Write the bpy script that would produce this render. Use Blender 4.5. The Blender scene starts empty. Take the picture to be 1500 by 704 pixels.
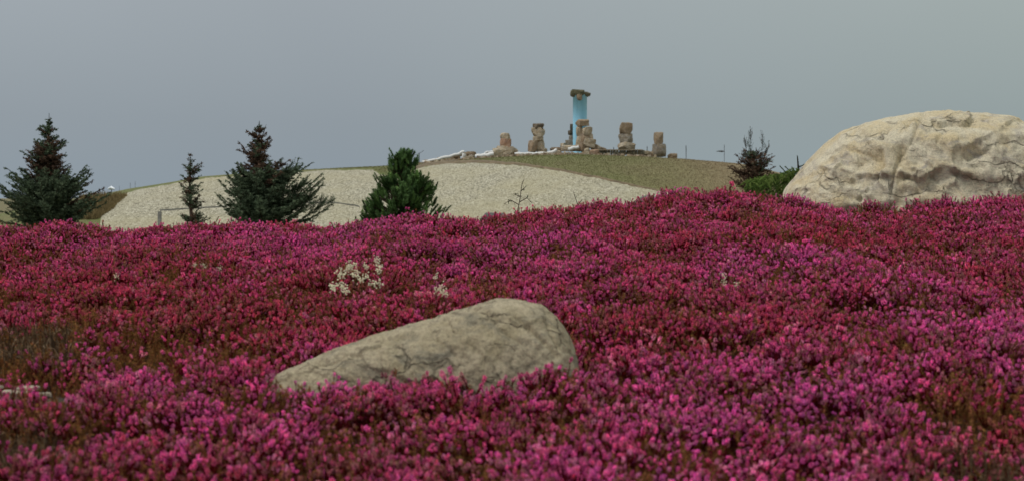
import bpy, math, random
import numpy as np
R = math.radians
rng = np.random.default_rng(7)
random.seed(7)
scene = bpy.context.scene
COL = scene.collection

# ------------------------------------------------------------------ camera
E = 2.6            # eye height above the low ground of the plain
HZ = 290.0         # image row of the horizon (1500x704 photograph)
FP = 2500.0        # focal length in those pixels
cd = bpy.data.cameras.new('camera')
cam = bpy.data.objects.new('camera', cd); COL.objects.link(cam)
cam.location = (0, 0, E); cam.rotation_euler = (R(90), 0, 0)
cd.sensor_width = 36; cd.lens = 60; cd.shift_y = -62.0/1500
cd.clip_start = 0.05; cd.clip_end = 9000
cd.dof.use_dof = True; cd.dof.focus_distance = 12.0; cd.dof.aperture_fstop = 8.0
scene.camera = cam
scene.render.resolution_x = 1024; scene.render.resolution_y = 480

# ------------------------------------------------------------------ world and sun (overcast)
SUN_EL, SUN_AZ = R(52), R(-60)
w = bpy.data.worlds.new('World'); scene.world = w; w.use_nodes = True
nt = w.node_tree; nt.nodes.clear()
def wn(t, **k):
    n = nt.nodes.new(t)
    for a, b in k.items(): setattr(n, a, b)
    return n
out = wn('ShaderNodeOutputWorld'); bg = wn('ShaderNodeBackground'); bg.inputs[1].default_value = 0.1
sky = wn('ShaderNodeTexSky', sky_type='NISHITA', sun_disc=False); sky.sun_elevation = SUN_EL; sky.sun_rotation = SUN_AZ
sky.dust_density = 4
tc = wn('ShaderNodeTexCoord'); sep = wn('ShaderNodeSeparateXYZ')
nt.links.new(tc.outputs['Generated'], sep.inputs[0])
rampz = wn('ShaderNodeValToRGB')          # overcast luminance rises from horizon to zenith
nt.links.new(sep.outputs['Z'], rampz.inputs[0])
cr = rampz.color_ramp
cr.elements[0].position = 0.0; cr.elements[0].color = (.275, .33, .378, 1)
cr.elements[1].position = 1.0; cr.elements[1].color = (.97, .97, 1.0, 1)
e = cr.elements.new(.045); e.color = (.287, .332, .372, 1)
e = cr.elements.new(.12); e.color = (.345, .385, .418, 1)
e = cr.elements.new(.40); e.color = (.58, .61, .65, 1)
# slightly greener air towards the right
mr = wn('ShaderNodeMapRange'); mr.inputs[1].default_value = -.1; mr.inputs[2].default_value = .3
nt.links.new(sep.outputs['X'], mr.inputs[0])
ns = wn('ShaderNodeTexNoise'); ns.inputs['Scale'].default_value = 3.0; ns.inputs['Detail'].default_value = 3
nt.links.new(tc.outputs['Generated'], ns.inputs['Vector'])
green = wn('ShaderNodeMix', data_type='RGBA', blend_type='MULTIPLY')
nt.links.new(mr.outputs[0], green.inputs[0]); nt.links.new(rampz.outputs[0], green.inputs[6])
green.inputs[7].default_value = (1.08, 1.11, 1.0, 1)
nv = wn('ShaderNodeMapRange'); nv.inputs[3].default_value = 9.2; nv.inputs[4].default_value = 10.8
nt.links.new(ns.outputs[0], nv.inputs[0])
sc_ = wn('ShaderNodeVectorMath', operation='SCALE')
nt.links.new(green.outputs[2], sc_.inputs[0]); nt.links.new(nv.outputs[0], sc_.inputs['Scale'])
mx = wn('ShaderNodeMix', data_type='RGBA'); mx.inputs[0].default_value = .94
nt.links.new(sky.outputs[0], mx.inputs[6]); nt.links.new(sc_.outputs[0], mx.inputs[7])
nt.links.new(mx.outputs[2], bg.inputs[0]); nt.links.new(bg.outputs[0], out.inputs[0])

sd = bpy.data.lights.new('sun', 'SUN'); sd.energy = 1.5; sd.angle = R(14); sd.color = (1, .955, .88)
so = bpy.data.objects.new('sun', sd); COL.objects.link(so); so.location = (0, 0, 30)
from mathutils import Vector
dirv = Vector((math.sin(SUN_AZ)*math.cos(SUN_EL)*1.0, math.cos(SUN_AZ)*math.cos(SUN_EL)*-.55, math.sin(SUN_EL)))
so.rotation_euler = dirv.to_track_quat('Z', 'Y').to_euler()
sky.sun_rotation = math.atan2(dirv.x, dirv.y)
vs = scene.view_settings
vs.view_transform = 'Standard'; vs.look = 'None'; vs.exposure = 0.0; vs.gamma = 1; vs.use_curve_mapping = False

# ------------------------------------------------------------------ helpers
def PX(x, Y): return (x-750.0)/FP*Y
def PZ(y, Y): return E+(HZ-y)/FP*Y
def P(x, y, Y): return np.array([PX(x, Y), Y, PZ(y, Y)])

_perm = np.random.default_rng(3).permutation(256); _perm = np.concatenate([_perm, _perm, _perm])
_gr = np.random.default_rng(4).normal(size=(256, 3)); _gr /= np.linalg.norm(_gr, axis=1)[:, None]
def perlin(p):
    p = np.asarray(p, float); i = np.floor(p).astype(int); f = p-i; i &= 255
    u = f*f*f*(f*(f*6-15)+10)
    r = 0
    for dx in (0, 1):
        for dy in (0, 1):
            for dz in (0, 1):
                h = _perm[_perm[_perm[(i[:, 0]+dx) & 255]+((i[:, 1]+dy) & 255)]+((i[:, 2]+dz) & 255)]
                g = _gr[h]
                d = g[:, 0]*(f[:, 0]-dx)+g[:, 1]*(f[:, 1]-dy)+g[:, 2]*(f[:, 2]-dz)
                wgt = (u[:, 0] if dx else 1-u[:, 0])*(u[:, 1] if dy else 1-u[:, 1])*(u[:, 2] if dz else 1-u[:, 2])
                r = r+d*wgt
    return r*1.6
def fbm(p, oct=4, gain=.5, ridged=False):
    p = np.asarray(p, float); a = 1; s = 0; t = 0
    for k in range(oct):
        n = perlin(p*(2.03**k)+k*17.3)
        if ridged: n = 1-2*np.abs(n)
        s = s+a*n; t += a; a *= gain
    return s/t
def n2(X, Y, scale, z=0, oct=2):
    X = np.asarray(X, float); sh = X.shape
    q = np.stack([X.ravel()*scale, np.asarray(Y, float).ravel()*scale, np.full(X.size, z)], 1)
    return fbm(q, oct).reshape(sh)
def sstep(a, b, x):
    t = np.clip((np.asarray(x, float)-a)/(b-a), 0, 1); return t*t*(3-2*t)

def make_mesh(name, V, F, mat=None, tint=None, smooth=True):
    me = bpy.data.meshes.new(name)
    V = np.asarray(V, np.float32); F = np.asarray(F, np.int32)
    k = F.shape[1]
    me.vertices.add(len(V)); me.vertices.foreach_set('co', V.ravel())
    me.loops.add(F.size); me.loops.foreach_set('vertex_index', F.ravel())
    me.polygons.add(len(F)); me.polygons.foreach_set('loop_start', np.arange(0, F.size, k, dtype=np.int32))
    me.polygons.foreach_set('loop_total', np.full(len(F), k, np.int32))
    me.polygons.foreach_set('use_smooth', np.full(len(F), smooth))
    if tint is not None:
        t = np.ones((len(V), 4), np.float32); t[:, :3] = tint
        a = me.color_attributes.new('tint', 'FLOAT_COLOR', 'POINT'); a.data.foreach_set('color', t.ravel())
    if mat: me.materials.append(mat)
    me.update(calc_edges=True); me.validate()
    return me
def link(name, me, parent=None, loc=None):
    o = bpy.data.objects.new(name, me); COL.objects.link(o)
    if parent: o.parent = parent
    if loc is not None: o.location = loc
    return o
def empty(name, loc, label, cat, group=None):
    o = bpy.data.objects.new(name, None); COL.objects.link(o); o.location = loc; o.empty_display_size = .1
    return tag(o, label, cat, group)
def tag(o, label=None, cat=None, group=None, kind=None):
    if label: o['label'] = label
    if cat: o['category'] = cat
    if group: o['group'] = group
    if kind: o['kind'] = kind
    return o
def grid_faces(nu, nv, wrap=False):
    i = np.arange(nu-1)[:, None]; j = np.arange(nv if wrap else nv-1)[None, :]
    j2 = (j+1) % nv
    return np.stack([(i*nv+j), (i+1)*nv+j, (i+1)*nv+j2, i*nv+j2], -1).reshape(-1, 4)
class Acc:
    def __init__(s): s.V = []; s.F = []; s.T = []; s.n = 0
    def add(s, V, F, t=None):
        V = np.asarray(V, float); s.V.append(V); s.F.append(np.asarray(F)+s.n); s.n += len(V)
        if t is not None: s.T.append(np.broadcast_to(np.asarray(t, float), (len(V), 3)))
    def mesh(s, name, mat, smooth=True):
        return make_mesh(name, np.concatenate(s.V), np.concatenate(s.F), mat, np.concatenate(s.T) if s.T else None, smooth)
def tube(pts, rad, n=8, cap=True):
    pts = np.asarray(pts, float); m = len(pts); rad = np.broadcast_to(rad, (m,))
    d = np.gradient(pts, axis=0); d /= np.linalg.norm(d, axis=1)[:, None]+1e-9
    up = np.array([0, 0, 1.]) if abs(d[0, 2]) < .9 else np.array([1., 0, 0])
    s = np.cross(d, up); s /= np.linalg.norm(s, axis=1)[:, None]+1e-9; t = np.cross(s, d)
    a = np.arange(n)/n*2*np.pi
    V = pts[:, None]+rad[:, None, None]*(np.cos(a)[None, :, None]*s[:, None]+np.sin(a)[None, :, None]*t[:, None])
    V = V.reshape(-1, 3); F = grid_faces(m, n, True)
    if cap:
        V = np.concatenate([V, pts[:1], pts[-1:]]); c0, c1 = m*n, m*n+1
        j = np.arange(n); j2 = (j+1) % n
        F = np.concatenate([F, np.stack([np.full(n, c0), j2, j, j], 1)*1, np.stack([np.full(n, c1), (m-1)*n+j, (m-1)*n+j2, (m-1)*n+j2], 1)])
    return V, F
def tri_fix(F):    # degenerate quads -> keep as quads but drop repeats is not possible in foreach; triangulate all
    F = np.asarray(F); a = F[:, [0, 1, 2]]; b = F[:, [0, 2, 3]]
    T = np.concatenate([a, b]); ok = (T[:, 0] != T[:, 1]) & (T[:, 1] != T[:, 2]) & (T[:, 0] != T[:, 2])
    return T[ok]

# ------------------------------------------------------------------ materials
class M:
    def __init__(s, name):
        s.m = bpy.data.materials.new(name); s.m.use_nodes = True; s.t = s.m.node_tree; s.N = s.t.nodes
        s.b = s.N['Principled BSDF']; s.b.inputs['Roughness'].default_value = .9
        s.b.inputs['Specular IOR Level'].default_value = .2
        s.tc = s.N.new('ShaderNodeTexCoord')
    def new(s, t, **k):
        n = s.N.new(t)
        for a, b in k.items(): setattr(n, a, b)
        return n
    def L(s, a, b): s.t.links.new(a, b)
    def noise(s, scale, detail=4, rough=.6, stretch=None, dist=0):
        n = s.new('ShaderNodeTexNoise'); n.inputs['Scale'].default_value = scale; n.inputs['Detail'].default_value = detail
        n.inputs['Roughness'].default_value = rough; n.inputs['Distortion'].default_value = dist
        if stretch:
            mp = s.new('ShaderNodeMapping'); mp.inputs['Scale'].default_value = stretch
            s.L(s.tc.outputs['Object'], mp.inputs[0]); s.L(mp.outputs[0], n.inputs['Vector'])
        else: s.L(s.tc.outputs['Object'], n.inputs['Vector'])
        return n.outputs[0]
    def ramp(s, src, stops):
        r = s.new('ShaderNodeValToRGB'); s.L(src, r.inputs[0]); c = r.color_ramp
        while len(c.elements) < len(stops): c.elements.new(.5)
        for el, (p, col) in zip(c.elements, stops):
            el.position = p; el.color = (*col, 1) if not np.isscalar(col) else (col, col, col, 1)
        return r.outputs[0]
    def mix(s, f, a, b, mode='MIX'):
        n = s.new('ShaderNodeMix', data_type='RGBA', blend_type=mode)
        for i, v in ((0, f), (6, a), (7, b)):
            if isinstance(v, (int, float)): n.inputs[i].default_value = v
            elif isinstance(v, tuple): n.inputs[i].default_value = (*v, 1)
            else: s.L(v, n.inputs[i])
        return n.outputs[2]
    def attr(s, name, kind='GEOMETRY'):
        a = s.new('ShaderNodeAttribute', attribute_name=name, attribute_type=kind); return a.outputs['Color']
    def bump(s, h, strength=.5, dist=.01):
        b = s.new('ShaderNodeBump'); b.inputs['Strength'].default_value = strength; b.inputs['Distance'].default_value = dist
        s.L(h, b.inputs['Height'])
        if s.b.inputs['Normal'].links: s.L(s.b.inputs['Normal'].links[0].from_socket, b.inputs['Normal'])
        s.L(b.outputs[0], s.b.inputs['Normal'])
    def col(s, c):
        if isinstance(c, tuple): s.b.inputs['Base Color'].default_value = (*c, 1)
        else: s.L(c, s.b.inputs['Base Color'])

def rock_mat(name, scale, base, ochre, grey, dark, fine=1.0, tinted=False, bumpd=.01, clean=0., crack=0.):
    m = M(name)
    c = m.mix(m.ramp(m.noise(2.2*scale, 5, .6, dist=.6), [(.42, 0.), (.62, 1.)]), base, ochre)
    c = m.mix(m.ramp(m.noise(3.1*scale, 6, .65, (1, 1, 1.8), .8), [(.5+clean, 0.), (.66+clean, 1.)]), c, grey)
    c = m.mix(m.ramp(m.noise(16*scale, 8, .75), [(.50+clean, 0.), (.68+clean, .75)]), c, dark)
    c = m.mix(.75, c, m.ramp(m.noise(45*scale, 6, .8), [(.35, .55), (.5, 1.), (.68, 1.3)]), 'MULTIPLY')
    if crack:
        nz = m.new('ShaderNodeTexNoise'); nz.inputs['Scale'].default_value = crack*1.3; nz.inputs['Detail'].default_value = 5; m.L(m.tc.outputs['Object'], nz.inputs['Vector'])
        ad = m.new('ShaderNodeVectorMath', operation='MULTIPLY_ADD'); m.L(nz.outputs['Color'], ad.inputs[0]); ad.inputs[1].default_value = (.9/crack,)*3; m.L(m.tc.outputs['Object'], ad.inputs[2])
        mp = m.new('ShaderNodeMapping'); mp.inputs['Rotation'].default_value = (0, .5, 0); mp.inputs['Scale'].default_value = (.55, 1, 1.5); m.L(ad.outputs[0], mp.inputs[0])
        vo = m.new('ShaderNodeTexVoronoi', feature='DISTANCE_TO_EDGE'); vo.inputs['Scale'].default_value = crack; m.L(mp.outputs[0], vo.inputs['Vector'])
        msk = m.ramp(m.noise(crack*.8, 3, .6), [(.46, 0.), (.58, 1.)]); ln = m.ramp(vo.outputs[0], [(0., 1.), (.035, 0.)])
        mm = m.new('ShaderNodeMath', operation='MULTIPLY'); m.L(msk, mm.inputs[0]); m.L(ln, mm.inputs[1]); m2 = m.new('ShaderNodeMath', operation='MULTIPLY'); m.L(mm.outputs[0], m2.inputs[0]); m2.inputs[1].default_value = .6
        c = m.mix(m2.outputs[0], c, dark); iv = m.new('ShaderNodeMath', operation='SUBTRACT'); iv.inputs[0].default_value = 1.; m.L(mm.outputs[0], iv.inputs[1]); m.bump(iv.outputs[0], .9, bumpd*1.5)
        vf = m.new('ShaderNodeTexVoronoi'); vf.inputs['Scale'].default_value = crack*1.7; m.L(mp.outputs[0], vf.inputs['Vector']); m.bump(vf.outputs['Distance'], .5, bumpd*3)
    if tinted: c = m.mix(1.0, c, m.attr('tint'), 'MULTIPLY')
    m.col(c); m.bump(m.noise(11*scale, 8, .7), .8, bumpd*2.2); m.bump(m.noise(60*scale, 5, .8), .7, bumpd*.5)
    return m.m

MT = {}
MT['boulder'] = rock_mat('pale_limestone', 2.4, (.66, .60, .445), (.60, .50, .31), (.44, .40, .345), (.25, .215, .16), bumpd=.012, clean=.045, crack=4.5)
MT['slab'] = rock_mat('grey_brown_stone', 3.5, (.43, .37, .255), (.34, .29, .185), (.23, .21, .155), (.12, .10, .07), bumpd=.006, clean=.01, crack=9.)
MT['cairn'] = rock_mat('rough_stone', .9, (.34, .30, .24), (.27, .21, .14), (.23, .21, .19), (.10, .08, .065), tinted=True, bumpd=.05)

def gravel_mat():
    m = M('pale_gravel')
    mp = m.new('ShaderNodeMapping'); mp.inputs['Scale'].default_value = (1, .38, 1); m.L(m.tc.outputs['Object'], mp.inputs[0])
    v = m.new('ShaderNodeTexVoronoi'); v.inputs['Scale'].default_value = 12.
    m.L(mp.outputs[0], v.inputs['Vector'])
    v2 = m.new('ShaderNodeTexVoronoi', feature='DISTANCE_TO_EDGE'); v2.inputs['Scale'].default_value = 12.
    m.L(mp.outputs[0], v2.inputs['Vector'])
    sepc = m.new('ShaderNodeSeparateColor'); m.L(v.outputs['Color'], sepc.inputs[0])
    c = m.ramp(sepc.outputs[0], [(0., (.10, .09, .06)), (.14, (.23, .215, .155)), (.34, (.34, .325, .25)), (.8, (.44, .415, .315)), (1., (.60, .57, .455))])
    c = m.mix(m.ramp(v2.outputs[0], [(.0, .85), (.10, 0.)]), c, (.20, .18, .12))
    c = m.mix(m.ramp(m.noise(.18, 4, .6), [(.40, 0.), (.66, .55)]), c, (.36, .325, .20))
    c = m.mix(m.ramp(m.noise(5.5, 5, .85, (1, .4, 1)), [(.55, 0.), (.66, .7)]), c, (.17, .15, .095))
    m.col(c); m.bump(v2.outputs[0], .5, .06)
    return m.m
MT['gravel'] = gravel_mat()
def grass_mat(name, a, b, c, dirt):
    m = M(name)
    k = m.mix(m.ramp(m.noise(.12, 5, .65), [(.40, 0.), (.60, 1.)]), a, b)
    # the turf is dry and brown towards the east end of the mound
    sx = m.new('ShaderNodeSeparateXYZ'); m.L(m.tc.outputs['Object'], sx.inputs[0])
    mr = m.new('ShaderNodeMapRange'); mr.inputs[1].default_value = 7.; mr.inputs[2].default_value = 17.
    m.L(sx.outputs[0], mr.inputs[0])
    k = m.mix(m.ramp(mr.outputs[0], [(0., 0.), (1., .75)]), k, c)
    k = m.mix(m.ramp(m.noise(.55, 6, .75, dist=.5), [(.52, 0.), (.68, .8)]), k, dirt)
    k = m.mix(.9, k, m.ramp(m.noise(4.5, 6, .85, (1, .35, 1)), [(.3, .62), (.5, 1.), (.72, 1.4)]), 'MULTIPLY')
    m.col(k); m.bump(m.noise(2.5, 6, .8), .8, .25)
    return m.m
MT['hillgrass'] = grass_mat('dry_hill_turf', (.150, .170, .062), (.180, .175, .080), (.27, .205, .125), (.14, .115, .06))
def flat(name, colr, rough=.8, spec=.2, nz=0, nscale=5):
    m = M(name); m.b.inputs['Roughness'].default_value = rough; m.b.inputs['Specular IOR Level'].default_value = spec
    if nz:
        m.col(m.mix(1., colr, m.ramp(m.noise(nscale, 5, .7), [(.3, 1-nz), (.7, 1+nz)]), 'MULTIPLY'))
    else: m.col(colr)
    return m.m
MT['soil'] = flat('dark_soil', (.065, .045, .03), nz=.5, nscale=9)
MT['darkgravel'] = flat('dark_gravel', (.09, .088, .072), nz=.5, nscale=2.5)
MT['bark'] = flat('conifer_bark', (.075, .052, .04), nz=.4, nscale=30)
MT['metal'] = flat('weathered_metal', (.10, .11, .12), .6, .4)
MT['white'] = flat('white_plastic', (.68, .68, .66), .5, .4, nz=.12, nscale=3)
def blue_mat():
    m = M('blue_painted_pipe'); m.b.inputs['Roughness'].default_value = .5
    c = m.mix(m.ramp(m.noise(2.2, 5, .6, (1, 1, .12)), [(.42, 0.), (.7, .8)]), (.33, .66, .86), (.22, .50, .68))
    m.col(m.mix(m.ramp(m.noise(3.5, 5, .7), [(.58, 0.), (.72, .5)]), c, (.40, .62, .70))); return m.m
MT['blue'] = blue_mat()
MT['lampwhite'] = flat('white_lamp_glass', (.78, .83, .88), .4, .5)
MT['dry'] = flat('dry_stems', (.17, .135, .09), nz=.5, nscale=25)
MT['whiteflower'] = flat('white_petals', (.72, .70, .52), .8)

def needle_mat(name):
    m = M(name); t = m.attr('tint'); m.N.remove(m.b)
    d = m.new('ShaderNodeBsdfDiffuse'); tr = m.new('ShaderNodeBsdfTranslucent'); mxs = m.new('ShaderNodeMixShader')
    mxs.inputs[0].default_value = .22; m.L(t, d.inputs[0]); m.L(t, tr.inputs[0])
    m.L(d.outputs[0], mxs.inputs[1]); m.L(tr.outputs[0], mxs.inputs[2])
    m.L(mxs.outputs[0], m.N['Material Output'].inputs[0]); return m.m
MT['needle'] = needle_mat('conifer_needles')
def inst_mat(name, translucent):
    m = M(name); c = m.mix(1., m.attr('tint'), m.attr('itint', 'INSTANCER'), 'MULTIPLY'); m.N.remove(m.b)
    d = m.new('ShaderNodeBsdfDiffuse'); tr = m.new('ShaderNodeBsdfTranslucent'); mxs = m.new('ShaderNodeMixShader')
    mxs.inputs[0].default_value = translucent; m.L(c, d.inputs[0]); m.L(c, tr.inputs[0])
    m.L(d.outputs[0], mxs.inputs[1]); m.L(tr.outputs[0], mxs.inputs[2])
    m.L(mxs.outputs[0], m.N['Material Output'].inputs[0]); return m.m
MT['petal'] = inst_mat('heather_petals', .36)
MT['leaf'] = inst_mat('heather_leaves', .15)

# ------------------------------------------------------------------ terrain functions
crest_x = [-400, 0, 60, 120, 170, 200, 240, 300, 400, 450, 520, 600, 650, 700, 740, 780, 830, 880, 930, 970, 1020, 1060, 1100, 1140, 1200, 1250, 1300, 1380, 1420, 1500, 1900]
crest_y = [332, 331, 325, 323, 333, 340, 325, 320, 318, 322, 319, 310, 313, 316, 313, 306, 298, 298, 295, 285, 282, 280, 283, 298, 306, 305, 298, 288, 284, 288, 300]
YC = 9.0
def field_top(X, Y):
    X = np.asarray(X, float); Y = np.asarray(Y, float)
    xp = 750+X/YC*FP
    zc = (HZ-np.interp(xp, crest_x, crest_y)-7+np.interp(xp, [0, 400, 700, 1000], [-1, -1, 2, 9]))/FP*YC
    z3 = -0.515
    t = (Y-3)/(YC-3)
    z = z3+(zc-z3)*np.where(t < 1, t*(1+.10*(1-t)), 1+0*t)
    z = z-np.where(Y > YC, .35*(Y-YC)**2/(1+.5*(Y-YC)), 0)
    z = z+.042*np.exp(-((X-.10)/.13)**2-((Y-3.93)/.13)**2)+.012*np.exp(-((X+.12)/.14)**2-((Y-3.93)/.13)**2)+.026*np.exp(-((X+.555)/.055)**2-((Y-3.97)/.11)**2)
    z = z+.030*n2(X, Y, 1.1, 3.3)*np.clip(1.2-np.abs(t-.4), .3, 1)
    return E+z
def ground_z(X, Y):
    X = np.asarray(X, float); Y = np.asarray(Y, float)
    zf = field_top(X, np.minimum(Y, 12.))-.135+.095*np.clip(1.6*np.exp(-((X+1.25)/.24)**4-((Y-4.08)/.15)**4), 0, 1)+.08*np.clip(1.5*np.exp(-((X-.87)/.16)**2-((Y-3.02)/.10)**2), 0, 1)
    zl = np.interp(Y, [0, 16, 36, 90, 115], [1.6, 1.6, 1.45, .25, 0])
    f = sstep(9.6, 15, Y)
    return zf*(1-f)+zl*f
sil_x = [-300, 0, 60, 100, 140, 200, 300, 400, 560, 620, 700, 780, 850, 950, 1000, 1080, 1150, 1250, 1400, 1700]
sil_y = [338, 322, 304, 295, 289, 276, 258.5, 251, 243.5, 240, 232.5, 228, 227, 230, 233, 240, 257, 272, 298, 333]
YR = 148.0; YF = 122.0
def hill_z(X, Y):
    X = np.asarray(X, float); Y = np.asarray(Y, float)
    S = E+(HZ-np.interp(750+X/YR*FP, sil_x, sil_y))/FP*YR
    t = np.clip((Y-YF)/(YR-YF), 0, 1); front = np.sin(t*np.pi/2)**.95
    back = 1-sstep(166, 205, Y)
    h = S*front*back
    h = h+.10*n2(X, Y, .16, 5.5, 3)*front*back*sstep(0, 1, S)*(1-.6*sstep(145, 150, Y)*(1-sstep(158, 166, Y)))
    return h-.25*(1-front*back)

# ground sheet
ys = np.concatenate([np.linspace(-12, 1, 14), np.linspace(1.3, 16, 120), np.geomspace(16.5, 7000, 70)])
us = np.linspace(-1, 1, 161); us = np.sign(us)*np.abs(us)**1.2
YY, UU = np.meshgrid(ys, us, indexing='ij'); XX = UU*(np.maximum(YY, 0)*.75+7)
ZZ = ground_z(XX, np.maximum(YY, 1.2))
def ground_mat():
    m = M('ground_soil_and_dry_grass')
    sx = m.new('ShaderNodeSeparateXYZ'); m.L(m.tc.outputs['Object'], sx.inputs[0])
    mr = m.new('ShaderNodeMapRange'); mr.inputs[1].default_value = 10; mr.inputs[2].default_value = 15; m.L(sx.outputs[1], mr.inputs[0])
    far = m.mix(m.ramp(m.noise(.25, 6, .7), [(.4, 0.), (.6, 1.)]), (.19, .155, .085), (.12, .12, .055))
    near = m.mix(m.ramp(m.noise(20, 6, .7), [(.4, 0.), (.65, 1.)]), (.045, .032, .022), (.11, .08, .055))
    m.col(m.mix(mr.outputs[0], near, far)); m.bump(m.noise(14, 6, .8), .8, .02); return m.m
g = link('ground', make_mesh('ground', np.stack([XX, YY, ZZ], -1).reshape(-1, 3), grid_faces(*XX.shape)[:, ::-1], ground_mat()))
tag(g, kind='structure')

# hill
hx = np.linspace(-78, 78, 420); hy = np.linspace(118, 210, 250)
HX, HY = np.meshgrid(hx, hy, indexing='ij'); HZZ = hill_z(HX, HY)
h = link('hill', make_mesh('hill', np.stack([HX, HY, HZZ], -1).reshape(-1, 3), grid_faces(*HX.shape), MT['hillgrass']))
tag(h, kind='structure')

def onhill(x, y):
    """world points on the front of the hill seen along image points"""
    x = np.atleast_1d(np.asarray(x, float)).ravel(); y = np.atleast_1d(np.asarray(y, float)).ravel()
    Ys = np.linspace(YF-1, YR+1, 260)[None, :]
    Xs = (x[:, None]-750)/FP*Ys; Zr = E+(HZ-y[:, None])/FP*Ys
    d = hill_z(Xs, np.broadcast_to(Ys, Xs.shape))-Zr
    hit = d > 0; k = np.where(hit.any(1), hit.argmax(1), Ys.shape[1]-1); k = np.maximum(k, 1)
    r = np.arange(len(x)); a, b = d[r, k-1], d[r, k]
    f = np.where(hit.any(1), np.clip(-a/(b-a+1e-9), 0, 1), 1)
    Yh = Ys[0, k-1]+(Ys[0, k]-Ys[0, k-1])*f
    X = (x-750)/FP*Yh
    return np.stack([X, Yh, hill_z(X, Yh)], 1)
def sheet(name, xs, tops, bots, rows, mat, lift, kind='structure', wob=1.2):
    xs = np.asarray(xs, float)
    y0 = np.asarray(tops, float)+wob*n2(xs, xs*0, .06, 8.1, 4)+.6*wob*n2(xs, xs*0, .3, 2.1, 2)
    y1 = np.asarray(bots, float)+wob*n2(xs, xs*0, .06, 4.1, 4)
    t = np.linspace(0, 1, rows)[None, :]
    Yp = y0[:, None]*(1-t)+y1[:, None]*t; Xp = np.broadcast_to(xs[:, None], Yp.shape)
    V = onhill(Xp, Yp); V[:, 2] += lift
    V = V.reshape(len(xs), rows, 3); V[:, 0, 2] -= lift*1.0+.03; V[:, -1, 2] -= lift+.03; V[0, :, 2] -= lift+.03; V[-1, :, 2] -= lift+.03
    o = link(name, make_mesh(name, V.reshape(-1, 3), grid_faces(len(xs), rows)[:, ::-1], mat)); tag(o, kind=kind)
    return o
gx = np.arange(146, 1004, 2.5)
gt = np.interp(gx, [146, 150, 158, 172, 180, 195, 205, 300, 400, 450, 480, 545, 556, 575, 598, 605, 618, 650, 700, 760, 820, 880, 930, 985, 1004],
               [330, 310, 300, 287, 284, 279, 277, 260.5, 253.5, 250.5, 249, 248, 254, 258, 258, 250, 244, 239.5, 238, 241.5, 250, 262, 273, 284, 292])
# gravel blanket over the south face of the mound
sheet('gravel_slope', gx, gt, np.full(len(gx), 346.), 46, MT['gravel'], .06, wob=2.2)
# dark drainage strip on the gravel
sx_ = np.arange(232, 532, 3.); st = np.interp(sx_, [232, 300, 380, 440, 490, 520, 532], [308, 304, 300, 297, 297, 301, 305])
sheet('drain_strip', sx_, st, st+np.interp(sx_, [232, 532], [3.2, 2.4]), 4, MT['darkgravel'], .11, wob=.8)
sx_ = np.arange(230, 239, 1.5)
sheet('drain_strip', sx_, sx_*0+309, sx_*0+345, 12, MT['darkgravel'], .125, wob=.6)
# bare earth edge between gravel and turf
sx_ = np.arange(604, 990, 3.); ed = np.interp(sx_, gx, gt)
sheet('earth_edge', sx_, ed-np.interp(sx_, [604, 640, 720, 800, 990], [5, 4.5, 4, 2.6, 1.5]), ed+1.2, 4, flat('bare_earth', (.15, .115, .07), nz=.5, nscale=2), .09, wob=1.6)

# ------------------------------------------------------------------ tufts of dry grass on the hill (uncountable)
def blades(name, base, hgt, wid, cols, mat, lean=.5):
    n = len(base); a = rng.uniform(0, np.pi, n); hh = hgt*rng.uniform(.5, 1.3, n)
    s = np.stack([np.cos(a), np.sin(a), 0*a], 1)*wid*rng.uniform(.6, 1.4, n)[:, None]
    l = rng.normal(0, lean, (n, 3))*hh[:, None]; l[:, 2] = hh
    V = np.stack([base-s, base+s, base+l], 1).reshape(-1, 3)
    F = np.arange(3*n).reshape(-1, 3)
    return make_mesh(name, V, F, mat, np.repeat(cols, 3, 0), smooth=False)
N = 60000
bx = rng.uniform(400, 1150, N); by = np.interp(bx, sil_x, sil_y)+rng.uniform(-1, 1, N)**2*0+rng.uniform(0, 1, N)**1.6*55
gtb = np.interp(bx, gx, gt, right=400)
ok = (by < gtb-1) | ((bx > 990)); ok &= by < 292
bx, by = bx[ok], by[ok]
bp = onhill(bx, by); bp[:, 1] += rng.uniform(-.3, .3, len(bp)); bp[:, 2] = hill_z(bp[:, 0], bp[:, 1])-.02
k = rng.uniform(0, 1, (len(bp), 1)); east = sstep(6, 18, bp[:, 0])[:, None]
bc = (np.array([.15, .16, .065])*(1-k)+np.array([.19, .18, .085])*k)*(1-east)+east*np.array([.27, .21, .13])*(.8+.4*k)
tag(link('hill_grass', blades('hill_grass', bp, .075, .035, bc, MT['needle'])), 'short dry grass growing over the brown hilltop', 'grass', kind='stuff')

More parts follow.
